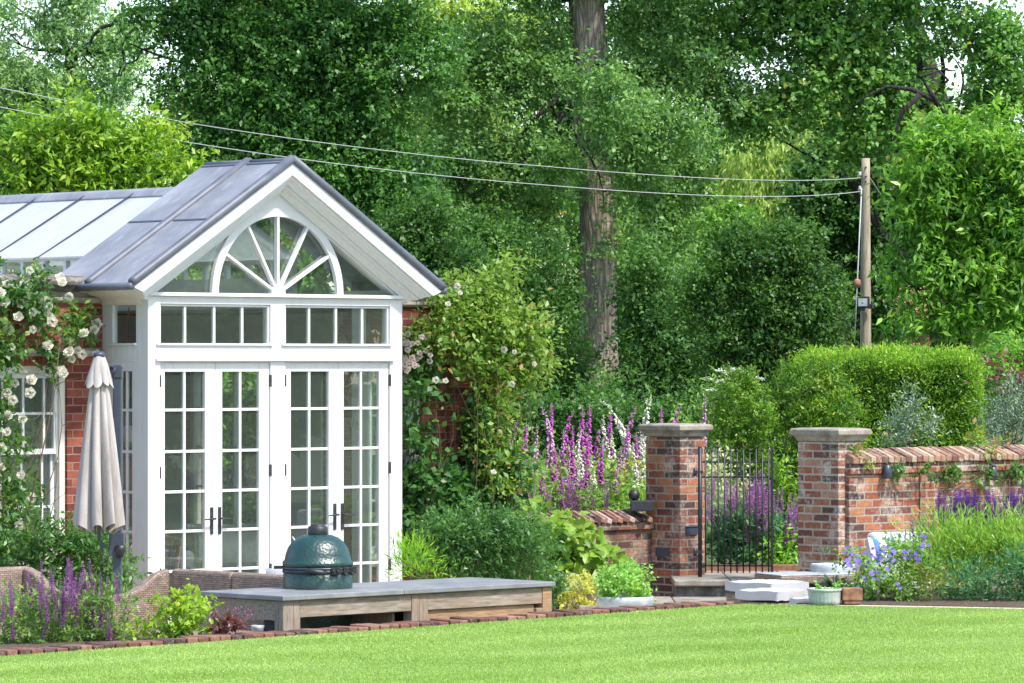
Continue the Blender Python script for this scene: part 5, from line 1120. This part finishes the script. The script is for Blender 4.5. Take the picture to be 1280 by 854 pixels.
# ---------------------------------------------------------------- evergreens and hedge behind the walls
plant('golden_yew', 'golden green conical yew bush rising behind the iron gate', 'yew bush', [E(x, y, a, b, 46.2, dr) for x, y, a, b, dr in ((920, 495, 22, 24, .25), (925, 530, 38, 34, .4), (918, 570, 34, 40, .4), (945, 560, 28, 44, .4), (935, 480, 10, 14, .15), (905, 520, 14, 18, .2), (950, 520, 18, 26, .25), (913, 478, 6, 17, .12), (931, 470, 7, 18, .12), (948, 490, 7, 18, .12), (898, 500, 6, 16, .12), (958, 508, 6, 18, .12))], 'golden', (.042, .021), 4300, None, 10, .012, tint=(.5, .18, .18), twig=.12, nleaf=10, droop=.0, up=.6, ksub=4, spread=.9)
plant('golden_yew', 'yellow tipped spreading yew bush left of the clipped hedge', 'yew bush', [E(x, y, a, b, 47.6, dr) for x, y, a, b, dr in ((1000, 500, 38, 30, .5), (1030, 490, 30, 36, .4), (985, 480, 22, 20, .3), (1010, 470, 26, 14, .3), (1040, 520, 30, 30, .4), (970, 520, 24, 20, .3), (1005, 530, 40, 30, .4), (1000, 460, 8, 13, .15), (1022, 456, 9, 11, .15), (1042, 462, 8, 14, .15), (984, 464, 7, 13, .15), (968, 490, 7, 14, .15))], 'golden', (.042, .02), 4200, None, 10, .012, tint=(.45, .22, .18), twig=.14, nleaf=10, droop=.0, up=.6, spread=.9)
plant('dark_yew', 'dark green yew bush in shade between the two gate piers', 'yew bush', [E(x, y, a, b, 48.2, .5) for x, y, a, b in ((985, 575, 26, 50), (965, 600, 30, 50), (1000, 600, 30, 50))], 'yew', (.055, .018), 3600, None, 8, .012, tint=(.4, .2, .15), twig=.24)
def box_hedge(name, label, cx0, cx1, y0, depth, z0, z1, rz, lm, dens, leaf, seed):
    g = np.random.default_rng(seed); base = Vector((cx0, y0, z0)); t = thing(name, label, 'hedge', base, rz)
    W, Dp, Hh = cx1-cx0, depth, z1-z0; lv = Leaves()
    def face(n, fn, nor, td):
        a, b = g.random(n), g.random(n); p = fn(a, b); bulge = .03*np.sin(a*9+seed)+.025*np.sin(b*11+a*5); p = p+np.array(nor)*(bulge+g.normal(0, .03, n))[:, None]
        nl = 9; i = np.repeat(np.arange(n), nl); tdr = nrm(np.array(nor)*.8+np.array(td)*.7+g.normal(0, .4, (n, 3))); tp = p[i]+tdr[i]*(.10*g.random(n*nl))[:, None]+g.normal(0, .03, (n*nl, 3))
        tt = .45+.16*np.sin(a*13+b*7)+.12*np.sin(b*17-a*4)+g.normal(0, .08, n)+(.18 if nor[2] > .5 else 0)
        lv.add(tp, tdr[i]*.7+g.normal(0, .5, (n*nl, 3)), np.array(nor)*.5+np.array((0, 0, .5))+g.normal(0, .4, (n*nl, 3)), leaf[0]*g.uniform(.6, 1.2, n*nl), leaf[1]*g.uniform(.7, 1.2, n*nl), tt[i]+g.normal(0, .15, n*nl)+.12*np.clip(g.normal(0, 1, n*nl), -1, 1))
    rd = lambda a: np.sqrt(np.clip(1-np.clip((a-.9)/.1, 0, 1)**2, 0, 1))
    face(int(W*Hh*dens), lambda a, b: np.stack([a*W, (1-np.clip((b-.93)/.07, 0, 1)**.5*0)*0*a, b*Hh], 1), (0, -1, 0), (0, 0, .8))
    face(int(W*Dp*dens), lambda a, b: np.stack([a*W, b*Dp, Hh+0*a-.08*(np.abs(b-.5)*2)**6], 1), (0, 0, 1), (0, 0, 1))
    face(int(Dp*Hh*dens), lambda a, b: np.stack([W+0*a, a*Dp, b*Hh], 1), (1, 0, 0), (0, 0, .8)); face(int(Dp*Hh*dens), lambda a, b: np.stack([0*a, a*Dp, b*Hh], 1), (-1, 0, 0), (0, 0, .8))
    face(int(W*Hh*dens*.5), lambda a, b: np.stack([a*W, Dp+0*a, b*Hh], 1), (0, 1, 0), (0, 0, .8))
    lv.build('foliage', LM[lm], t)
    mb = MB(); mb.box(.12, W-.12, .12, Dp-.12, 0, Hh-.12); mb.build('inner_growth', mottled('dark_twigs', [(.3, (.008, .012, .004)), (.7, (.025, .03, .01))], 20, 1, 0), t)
    for k in range(int(W/.6)): b = MB(); x = .3+k*.6; b.tube([(x, Dp/2, -.2), (x, Dp/2, .3)], .03, 6); b.build('trunk', M['shadebark'], t)
hz0 = P(1012, 430, 49.5); box_hedge('clipped_hedge', 'clipped yellow green yew hedge with flat top in front of the pole', hz0.x, hz0.x+1.92, 49.5, 1.3, .6, 2.50, R(-3), 'hedge', 1000, (.058, .019), 3)
plant('silver_shrub', 'silvery grey leaved shrub in front of the clipped hedge', 'shrub', [E(x, y, a, b, 45.6, .3) for x, y, a, b in ((1135, 530, 26, 22), (1140, 510, 16, 14), (1118, 540, 20, 16), (1155, 540, 16, 18))], 'silver', (.045, .014), 3600, None, 8, .006, tint=(.5, .2, .2), twig=.2, up=.2, droop=-.3)
plant('silver_shrub', 'large silvery shrub at the right edge above the garden wall', 'shrub', [E(x, y, a, b, 46, .4) for x, y, a, b in ((1255, 525, 34, 26), (1275, 510, 30, 34), (1240, 540, 24, 16), (1300, 520, 30, 30))], 'silver', (.05, .016), 3000, None, 8, .006, tint=(.45, .2, .2), twig=.22, up=.2, droop=-.2)
plant('purple_shrub', 'purple brown leaved shrub right of the clipped hedge', 'shrub', [E(1268, 478, 20, 16, 47.5, .3), E(1248, 468, 12, 10, 47.5, .2), E(1278, 492, 16, 12, 47.5, .2)], 'purple', (.07, .04), 1500, None, 5, .006, tint=(.5, .2, .2))
plant('green_shrub', 'mid green shrub behind the hedge at the right edge', 'shrub', [E(1258, 448, 26, 20, 53, .5), E(1280, 460, 30, 30, 53, .5), E(1248, 480, 24, 40, 52.5, .4), E(1300, 450, 30, 30, 53, .5)], 'laurel', (.08, .04), 1500, None, 6, .01)
t = plant('cow_parsley', 'white lacy umbels of cow parsley above the left gate pier', 'wildflower', [E(905, 495, 26, 16, 49, .3), E(888, 510, 20, 20, 49, .3)], 'border', (.07, .02), 1500, None, 8, .006, 'greenstem')
ng = np.random.default_rng(3)
for x, y in ((902, 462), (912, 465), (922, 460), (930, 463), (938, 470), (896, 476), (906, 474), (915, 480), (890, 486), (885, 472), (928, 478), (947, 472), (903, 484), (918, 471)):
    c = P(x+ng.uniform(-2, 2), y, 48.8+ng.uniform(-.3, .3)); n = 46; r = ng.random(n)**.5*.075; a = ng.random(n)*6.28
    lv = Leaves(); lv.add(np.array(c)+np.stack([r*np.cos(a), r*np.sin(a), -.25*r+ng.normal(0, .006, n)], 1), ng.normal(0, 1, (n, 3))*np.array((1, 1, .3)), np.tile([0, -.2, 1.], (n, 1)), np.full(n, .026), np.full(n, .022), ng.random(n))
    lv.build('flower_head', M['lace'], t, t.location)
# growing on the right hand wall
def EWL(px, py, rx, ry, off=.06, dr=.07):
    dx = (px-640)/F; q0 = rw0+Nv*off; tt = q0.dot(Vv)/(dx*Vv.x+Vv.y); return (dx*tt, tt, H-(py-HOR)/F*tt, rx/F*tt, dr, ry/F*tt)
plant('wall_climber', 'sparse climber trained along the garden wall below the coping', 'climber', [EWL(*a) for a in ((1115, 588, 22, 6), (1150, 595, 26, 5), (1190, 590, 26, 8), (1230, 597, 30, 6), (1180, 602, 16, 6), (1262, 588, 18, 8), (1120, 600, 14, 5), (1270, 600, 16, 8))], 'rose', (.055, .036), 1500, None, 10, .006, tint=(.45, .2, .2), twig=.12, nleaf=5, gap=.3)
plant('wall_top_rose', 'thin sprigs of climber over the wall beside the pale pier cap', 'climber', [EWL(1068, 562, 12, 10, .02), EWL(1090, 553, 16, 5, -.05), EWL(1078, 580, 6, 14, .08), EWL(1105, 548, 8, 4, -.1)], 'rosetip', (.05, .03), 900, None, 5, .005, twig=.12, nleaf=5)
plant('wall_top_rose', 'pale leafy sprigs growing over the wall coping at the right', 'climber', [EWL(1225, 550, 16, 8, -.1, .12), EWL(1240, 560, 8, 14, .07), EWL(1255, 548, 12, 6, -.1, .1), EWL(1215, 545, 10, 8, -.2, .1)], 'rosetip', (.055, .03), 1300, None, 5, .005, twig=.12, nleaf=5, tint=(.7, .2, .2))

# ---------------------------------------------------------------- right hand border
B0 = LZ
t = plant('blue_geranium', 'mound of blue flowered geranium at the front of the right border', 'geranium', [E(x, y, a, b, 35.7, .28) for x, y, a, b in ((1090, 722, 34, 26), (1070, 708, 20, 20), (1115, 712, 30, 26), (1130, 735, 30, 20), (1085, 745, 34, 12), (1120, 690, 22, 16), (1145, 715, 22, 30))], 'border', (.04, .026), 3000, None, 14, .003, 'greenstem', tint=(.55, .2, .22), twig=.14, gap=.1)
def flat_flower(seed, m, r, n=5):
    g = np.random.default_rng(seed); a = np.arange(n)*2*math.pi/n; D = np.stack([np.cos(a), np.sin(a), np.full(n, .25)], 1); lv = Leaves().add(np.zeros((n, 3)), D, np.tile([0, 0, 1.], (n, 1)), np.full(n, r), np.full(n, r*.95), g.uniform(.3, .9, n), .1)
    o = lv.build('flower', m); me = o.data; bpy.data.objects.remove(o); return me
GF = [flat_flower(k, M['geranium'], .018) for k in range(3)]
gg = random.Random(19)
fl = [(1063, 691), (1068, 694), (1058, 700), (1062, 705), (1072, 700), (1082, 690), (1090, 695), (1100, 688), (1105, 683), (1098, 694), (1112, 694), (1070, 712), (1093, 712), (1097, 716), (1090, 718), (1080, 722), (1110, 714), (1106, 720), (1099, 731), (1118, 700), (1126, 735), (1130, 690), (1137, 688), (1141, 695), (1135, 697), (1145, 692), (1150, 684), (1152, 670), (1155, 678), (1148, 700), (1062, 698), (1075, 705), (1085, 703), (1115, 687), (1092, 724), (1103, 690)]
for x, y in fl+[(gg.gauss(a, 5), gg.gauss(b, 4)) for a, b in fl+fl[:24]]:
    o = bpy.data.objects.new('flower', gg.choice(GF)); C.objects.link(o); o.parent = t; o.location = P(x, y, 35.3+gg.uniform(-.1, .25))-t.location
    o.rotation_euler = Vector((gg.uniform(-.6, .6), -1, gg.uniform(.1, 1))).to_track_quat('Z', 'Y').to_euler(); s = gg.uniform(.8, 1.25); o.scale = (s, s, s)
plant('catmint', 'tall billowing pale green perennial mound in the right border', 'perennial', [E(x, y, a, b, 36.3, .4) for x, y, a, b in ((1185, 700, 34, 36), (1215, 694, 40, 36), (1250, 700, 40, 40), (1175, 682, 20, 18), (1205, 674, 28, 14), (1285, 700, 30, 46), (1165, 718, 22, 32), (1245, 676, 34, 14))], 'catmint', (.075, .012), 4200, None, 26, .004, 'greenstem', tint=(.6, .16, .2), up=.15, droop=-.55, spread=.45, twig=.3)
plant('blue_green_perennial', 'darker blue green feathery plant low at the right edge', 'perennial', [E(x, y, a, b, 35.6, .3) for x, y, a, b in ((1235, 735, 44, 22), (1270, 730, 34, 28), (1205, 742, 30, 14), (1300, 730, 30, 30))], 'bluegreen', (.06, .014), 4200, None, 12, .004, 'greenstem', tint=(.45, .2, .2), up=.2, droop=-.1, twig=.24)
t = plant('gaura', 'airy pink budded plant between the geranium and the pale mound', 'perennial', [E(1160, 720, 22, 30, 35.5, .2), E(1150, 735, 26, 18, 35.4, .2), E(1178, 735, 20, 20, 35.4, .2)], 'rosetip', (.035, .012), 2000, None, 16, .003, 'greenstem', tint=(.6, .2, .25), up=.2, droop=-.4, twig=.2, gap=.2)
for k, (px, n, lab) in enumerate(((1195, 26, 'dark violet salvia clump above the left part of the pale mound'), (1228, 28, 'dark violet salvia clump in the middle of the right border'), (1265, 34, 'dark violet salvia clump at the right edge below the wall lamp'))):
    salvia(px, 608, 640, 24, 37.6, n+14, SD, lab, [(0, 674, 22, 20), (0, 696, 24, 24)], 'border', (.06, .018), 'dark violet salvias in the right border', 2000, L=.32, scale=(.75, 1.2))
salvia(1150, 640, 668, 9, 36.8, 9, SD, 'few dark violet salvia spikes standing before the white outdoor sofa', [(0, 700, 10, 22)], 'border', (.05, .016), None, 1800, L=.32, scale=(.75, 1.1))
blades('sword_plant', 'dark strappy leaved plant in front of the plain zinc tub', 'plant', 1046, 738, 37.4, 70, .30, .032, 'dark', 8, .7, .1)
plant('salad_leaves', 'bright green leaves filling the low ribbed zinc planter', 'herb', [E(1031, 737, 17, 5, 35.0, .1), E(1040, 733, 8, 5, 35.0, .08)], 'marjoram', (.04, .026), 5000, None, 0, twig=.06)
# ================================================================ trees
def tree(name, label, ells, lm, leaf, dens, trunk=None, bark='bark', nl=16, lr=.08, seed=0, group=None, starts=None, side=3, **kw):
    SEED[0] += 1
    c = sum((Vector(e[:3]) for e in ells), Vector())/len(ells)
    if trunk is None: trunk = [(c.x, c.y+.4, terrain(c.x, c.y)-.2, .22), (c.x+.1, c.y+.4, c.z, .14)]
    base = Vector(trunk[0][:3]); t = thing(name, label, 'tree', base, 0, group)
    mb = MB(); n = 3*len(trunk)
    pts, rad = [], []
    for k in range(len(trunk)-1):
        for j in range(6):
            s = j/6; pts.append(Vector(trunk[k][:3]).lerp(Vector(trunk[k+1][:3]), s)-base); rad.append(trunk[k][3]*(1-s)+trunk[k+1][3]*s)
    pts.append(Vector(trunk[-1][:3])-base); rad.append(trunk[-1][3]); mb.tube(pts, rad, 18, wob=.05); mb.build('trunk', M[bark], t)
    st = starts or [Vector(trunk[k][:3]).lerp(Vector(trunk[k+1][:3]), s) for k in range(len(trunk)-1) for s in (.55, .8, 1.0)]
    limbs(None, st, ells, lr, SEED[0], nl, base, side, (M['shadebark'], t))
    scatter(Leaves(), ells, SEED[0], leaf, dens, **kw).build('crown', LM[lm], t, base); return t
def EE(lst, d, k=1.0): return [E(a[0], a[1], a[2], a[3], d+(a[4] if len(a) > 4 else 0), None) for a in lst]
def tr(pxs, d, z0=None):                 # trunk from photo points (px, py, half width px)
    out = []
    for px, py, hw in pxs: q = P(px, py, d); out.append((q.x, q.y, q.z, hw/F*d))
    return out
# the big oak
OD = 70
tree('oak_tree', 'huge oak with thick straight trunk rising in the centre behind the foxgloves',
 EE([(600, 120, 70, 50), (670, 80, 70, 50), (640, 200, 80, 45), (705, 150, 40, 60, 1), (800, 110, 60, 50), (860, 60, 90, 60), (820, 170, 70, 40, -2), (785, 200, 40, 26, -2), (690, 215, 40, 30, -1), (905, 120, 55, 55), (560, 200, 45, 45), (680, 20, 34, 40), (790, 30, 36, 40), (850, 200, 40, 40), (600, 60, 50, 40), (840, 250, 50, 36), (640, 260, 60, 30), (820, 300, 40, 40), (680, 290, 24, 50), (800, 240, 30, 40, -1), (760, 150, 40, 30, -2), (650, -60, 200, 60), (850, -50, 200, 60), (590, 270, 40, 30), (560, 130, 30, 36), (764, 262, 13, 8, -2), (752, 320, 14, 10, -2), (748, 112, 40, 34, -3), (705, 185, 34, 30, 1), (775, 160, 30, 30, -3), (722, 250, 9, 16, -2), (782, 285, 10, 22, -2)], OD, 1),
 'oak', (.08, .05), 2900, tr([(752, 560, 34), (750, 475, 28), (748, 440, 24), (747, 300, 23), (745, 180, 22), (738, 60, 22), (733, -10, 22), (730, -180, 18)], OD), 'bark', 11, .07, seed=1, tint=(.46, .2, .16), nleaf=18, twig=.52, gap=.16, ksub=3.6, sub=(.15, .34), flat=.5,
 starts=[P(740, 90, OD), P(735, 0, OD), P(732, -60, OD), P(731, -100, OD)])
def bough(pts, d, r0, label=None, t=None):
    mb = MB(); q = [P(x, y, d+k*.05) for k, (x, y) in enumerate(pts)]; mb.tube([p-t.location for p in q], [r0*(1-.8*k/(len(q)-1)) for k in range(len(q))], 8); mb.build('bough', M['shadebark'], t)
# dark oak left of it
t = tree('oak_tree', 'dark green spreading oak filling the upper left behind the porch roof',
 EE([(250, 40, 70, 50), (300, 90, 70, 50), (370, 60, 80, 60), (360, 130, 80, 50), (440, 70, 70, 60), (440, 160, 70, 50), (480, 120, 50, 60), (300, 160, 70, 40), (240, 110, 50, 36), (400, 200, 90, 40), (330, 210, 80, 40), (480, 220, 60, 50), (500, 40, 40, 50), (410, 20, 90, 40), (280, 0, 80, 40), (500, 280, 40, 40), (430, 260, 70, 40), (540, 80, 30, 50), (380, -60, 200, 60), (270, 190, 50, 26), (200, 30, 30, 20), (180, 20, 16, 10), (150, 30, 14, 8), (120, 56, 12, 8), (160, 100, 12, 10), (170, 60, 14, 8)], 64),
 'darkoak', (.08, .05), 2900, tr([(455, 470, 24), (450, 300, 22), (440, 120, 18), (430, 0, 12), (425, -80, 8)], 65.5), 'shadebark', 26, .10, tint=(.42, .2, .16), nleaf=18, twig=.5, gap=.16, ksub=2.0, sub=(.2, .42), flat=.5)
bough([(330, 36), (280, 24), (235, 26), (205, 12), (182, 10), (166, 16), (150, 20), (140, 31), (128, 34), (116, 45), (112, 56), (101, 60), (106, 72), (118, 86)], 64.6, .06, t=t)
bough([(330, 44), (280, 32), (235, 34), (205, 24), (186, 27), (172, 30), (160, 44), (152, 58), (155, 75), (148, 92), (158, 104), (156, 122)], 64.6, .035, t=t)
bough([(230, 46), (205, 44), (192, 60), (178, 62), (170, 76), (158, 80), (150, 95), (140, 97)], 64.7, .03, t=t)
bough([(450, 116), (487, 108), (515, 102), (545, 96), (570, 86), (590, 70)], 64, .055, t=t)
# left trees
tree('ash_tree', 'pale feathery tree with sky gaps in the top left corner', EE([(40, 40, 55, 40), (95, 40, 50, 50), (20, 110, 50, 50), (80, 105, 60, 40), (140, 60, 40, 50), (150, 120, 40, 30), (-30, 60, 50, 80), (60, -20, 90, 30), (180, 60, 30, 30)], 92), 'pale', (.12, .05), 1200, None, 'shadebark', 16, .07, tint=(.55, .2, .2), nleaf=8, twig=.5, gap=.4, ksub=1.6, sub=(.2, .4))
tree('walnut_tree', 'bright yellow green leafy tree just behind the glass roof', EE([(60, 190, 60, 32), (120, 175, 50, 36), (180, 180, 44, 32), (215, 205, 32, 24), (20, 210, 40, 32), (100, 150, 40, 20), (50, 160, 40, 20), (-30, 200, 40, 40), (150, 210, 60, 30), (80, 225, 80, 26), (240, 225, 20, 20), (170, 155, 20, 12), (110, 260, 120, 40)], 52), 'lime', (.11, .042), 1900, None, 'shadebark', 18, .05, tint=(.5, .22, .2), nleaf=8, twig=.34, gap=.32, ksub=2.4, sub=(.2, .4), flat=.5, droop=.3)
# yellow sunlit trees far behind, seen in the gaps
tree('lime_tree', 'sunlit yellow green tree showing through gaps left of the oak trunk', EE([(520, 30, 60, 50), (590, 20, 70, 40), (560, 110, 50, 60), (520, 160, 50, 50), (600, 180, 60, 60), (640, 60, 50, 50)], 96), 'sunny', (.12, .075), 1100, None, 'shadebark', 10, .07, tint=(.5, .2, .2), nleaf=9, twig=.5, gap=.1)
tree('willow_tree', 'pale weeping willow in the gap left of the telegraph pole', EE([(950, 190, 34, 50), (985, 230, 30, 60), (960, 260, 36, 40), (930, 230, 26, 40), (1010, 190, 26, 40), (990, 150, 30, 24)], 90), 'sunny', (.16, .045), 1000, None, 'shadebark', 10, .06, tint=(.4, .2, .2), nleaf=12, twig=.9, droop=1.1, lift=-.8, up=.1, spread=.3)
tree('rounded_tree', 'pale green rounded tree between the oak and the dark holly', EE([(905, 285, 44, 30), (890, 320, 36, 36), (930, 300, 30, 30), (915, 265, 24, 14)], 76), 'laurel', (.12, .06), 1200, None, 'shadebark', 8, .05, tint=(.55, .2, .2), nleaf=9, twig=.35)
# right side
t = tree('maple_tree', 'tall maple arching over the upper right with sky showing through', EE([(960, 40, 60, 50), (1020, 60, 60, 50), (1080, 40, 60, 50), (1120, 10, 60, 40), (1060, 120, 60, 44), (990, 120, 50, 40), (1110, 110, 40, 40), (1215, 40, 44, 40), (1260, 60, 40, 50), (1240, 110, 40, 30), (1200, 140, 40, 22), (1000, 10, 80, 40), (1280, 130, 40, 40), (950, 150, 36, 30), (1120, 170, 50, 34), (1050, 180, 44, 30), (1100, -50, 220, 50), (1150, 60, 22, 24), (1180, 20, 20, 20)], 70), 'maple', (.095, .075), 1900, tr([(1190, 440, 26), (1185, 300, 22), (1175, 150, 18), (1150, 60, 13), (1120, -40, 9)], 74), 'shadebark', 24, .085, tint=(.46, .2, .18), nleaf=15, twig=.5, gap=.2, ksub=2.0, sub=(.2, .4), flat=.5)
bough([(1190, 150), (1168, 125), (1140, 112), (1110, 108), (1080, 122), (1060, 140)], 68, .06, t=t); bough([(1176, 135), (1160, 110), (1150, 96), (1185, 85)], 68, .045, t=t); bough([(1150, 118), (1128, 140), (1118, 170), (1110, 185)], 68, .05, t=t); bough([(1165, 122), (1185, 100), (1170, 85), (1150, 88), (1180, 78)], 68.5, .035, t=t)
tree('lime_tree', 'dark green tree behind and left of the telegraph pole', EE([(1030, 230, 40, 60), (1060, 280, 40, 70), (1010, 300, 40, 50), (1095, 320, 40, 70), (1100, 240, 40, 50), (1050, 350, 50, 50), (1105, 410, 26, 40), (1130, 280, 30, 60), (1080, 200, 50, 40)], 78), 'under', (.11, .08), 2300, None, 'shadebark', 14, .07, tint=(.45, .22, .16), nleaf=9, twig=.45)
tree('holly_tree', 'large dark glossy holly bush mass left of the telegraph pole', EE([(960, 330, 60, 46), (910, 380, 46, 60), (960, 410, 60, 60), (1010, 370, 46, 60), (1030, 430, 30, 50), (900, 440, 36, 44), (930, 310, 40, 34), (990, 300, 36, 30), (870, 370, 26, 50), (1045, 380, 16, 40), (960, 470, 70, 30)], 58), 'holly', (.065, .036), 4300, None, 'shadebark', 16, .05, tint=(.5, .2, .2), nleaf=11, twig=.26, ksub=2.8, sub=(.18, .36))
tree('laurel_tree', 'tall bright cherry laurel at the right with long glossy leaves', EE([(1180, 200, 50, 46), (1230, 180, 44, 36), (1270, 210, 40, 60), (1160, 250, 44, 50), (1220, 260, 60, 60), (1270, 290, 50, 60), (1162, 312, 30, 40), (1118, 232, 14, 10), (1112, 330, 12, 12), (1125, 362, 14, 16), (1165, 172, 18, 14), (1245, 148, 20, 12), (1128, 262, 16, 16), (1200, 340, 50, 60), (1250, 360, 50, 50), (1146, 390, 24, 34), (1190, 400, 40, 30), (1300, 250, 40, 120), (1210, 155, 26, 18), (1138, 292, 14, 16), (1260, 410, 50, 26)], 55), 'laurel', (.13, .044), 2100, None, 'shadebark', 18, .05, tint=(.5, .22, .18), nleaf=10, twig=.32, ksub=2.2, sub=(.2, .4), gap=.28, flat=.5, droop=.25)
# shady understorey
for k, (lab, ls, d, lm) in enumerate((
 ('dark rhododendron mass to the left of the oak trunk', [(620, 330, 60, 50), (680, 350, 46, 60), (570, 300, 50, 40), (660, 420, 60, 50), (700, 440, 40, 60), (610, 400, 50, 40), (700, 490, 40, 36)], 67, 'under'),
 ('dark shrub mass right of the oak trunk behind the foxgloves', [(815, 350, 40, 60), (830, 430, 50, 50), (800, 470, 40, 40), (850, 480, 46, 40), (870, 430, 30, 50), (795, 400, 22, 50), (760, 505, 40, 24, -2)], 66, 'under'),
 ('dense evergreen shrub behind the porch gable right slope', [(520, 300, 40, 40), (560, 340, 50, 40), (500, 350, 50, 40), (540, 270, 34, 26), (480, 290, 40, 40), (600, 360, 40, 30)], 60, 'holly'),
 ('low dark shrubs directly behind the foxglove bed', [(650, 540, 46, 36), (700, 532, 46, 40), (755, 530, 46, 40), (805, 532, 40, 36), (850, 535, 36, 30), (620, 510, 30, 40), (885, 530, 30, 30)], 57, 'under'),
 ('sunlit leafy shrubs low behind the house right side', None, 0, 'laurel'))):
    plant('rhododendron' if k != 4 else 'laurel_shrub', lab, 'shrub', EE(ls, d) if ls else [tuple(L2W(u, v, z))+(.75, .75, .7) for u, v in ((6.0, 5.9), (6.9, 7.2), (5.9, 6.9), (6.3, 3.9), (7.1, 4.9), (6.2, 4.9), (6.1, 7.8), (7.5, 8.3), (8, 6)) for z in (.6, 1.5, 2.3)], lm, (.08, .042), 1600, None, 12, .03, 'shadebark', tint=(.45, .2, .17), nleaf=9, twig=.38)
# woodland beyond everything: one mass nobody could count
g = random.Random(5); ells = []
for _ in range(210):
    x = g.uniform(-500, 1780); y = g.uniform(40, 520); 
    if (x > 1100 and y < 200) or (x < 230 and y < 140) or (850 < x < 940 and y < 210) or (520 < x < 620 and y < 170): continue
    e = E(x, y, g.uniform(60, 110), g.uniform(50, 90), g.uniform(104, 122)); ells.append(e)
lv = scatter(Leaves(), ells, 444, (.17, .11), 640, 10, .5, tint=(.5, .25, .18))
tag(lv.build('woodland', LM['maple']), 'far green woodland behind the garden', 'woodland', kind='stuff')
# neighbouring trees out of frame on the right: what the panes of the porch reflect
p = None
for k, (x, y, s) in enumerate(((25, 27, 1.0), (31, 34, 1.15), (24, 17, 1.05), (34, 22, 1.2), (29, 9, 1.0))):
    lab = ['lawn tree standing right of the garden, nearest the garden wall', 'taller tree beside the garden wall at far right', 'lawn tree right of the garden, in the middle of the row', 'tallest tree in the row right of the lawn', 'lawn tree nearest the viewer on the right'][k]
    if p is None:
        el = [(x+g.uniform(-2.2, 2.2), y+g.uniform(-2.2, 2.2), LZ+g.uniform(1.6, 8), g.uniform(1.1, 1.9), g.uniform(1.1, 1.9), g.uniform(.9, 1.5)) for _ in range(26)]
        p = tree('lawn_tree', lab, el, 'sunny', (.22, .15), 520, [(x, y, LZ-.2, .28), (x, y, 5, .16)], 'bark', 12, .07, nleaf=8, twig=.5)
    else: dup(p, (x, y, LZ-.2), k*1.3, s, lab)
# ================================================================ light, sky, camera
sc = bpy.context.scene
w = bpy.data.worlds.new('World'); sc.world = w; w.use_nodes = True
nt = w.node_tree; bg = nt.nodes['Background']
SE, SAZ = R(56), Vector((.72, -.56, 0)).normalized()
sky = nt.nodes.new('ShaderNodeTexSky'); sky.sky_type = 'NISHITA'; sky.sun_disc = False
sky.sun_elevation = SE; sky.sun_rotation = math.atan2(SAZ.x, SAZ.y); sky.air_density = 1.0; sky.dust_density = 1.2; sky.ozone_density = 1.0; sky.altitude = 50
nt.links.new(sky.outputs[0], bg.inputs[0]); bg.inputs[1].default_value = .15
ld = bpy.data.lights.new('sun', 'SUN'); ld.energy = 2.75; ld.angle = R(4); ld.color = (1, .955, .88)
so = bpy.data.objects.new('sun', ld); C.objects.link(so)
sd = SAZ*math.cos(SE)+Vector((0, 0, math.sin(SE))); so.rotation_euler = sd.to_track_quat('Z', 'Y').to_euler(); so.location = (20, -10, 40)
cam = bpy.data.cameras.new('camera'); co = bpy.data.objects.new('camera', cam); C.objects.link(co)
co.location = (0, 0, H); co.rotation_euler = (R(90), 0, 0); cam.sensor_width = 36; cam.lens = F/1280*36
cam.shift_y = (HOR-427)/1280; cam.clip_end = 2000; cam.clip_start = .5
sc.camera = co
sc.view_settings.view_transform = 'Standard'; sc.view_settings.look = 'None'; sc.view_settings.exposure = 1.28; sc.view_settings.gamma = 1
sc.cycles.use_denoising = True; sc.cycles.max_bounces = 8; sc.cycles.diffuse_bounces = 3; sc.cycles.glossy_bounces = 3; sc.cycles.transmission_bounces = 4; sc.cycles.transparent_max_bounces = 16
sc.cycles.sample_clamp_indirect = 6
print('LEAVES', NLEAF)
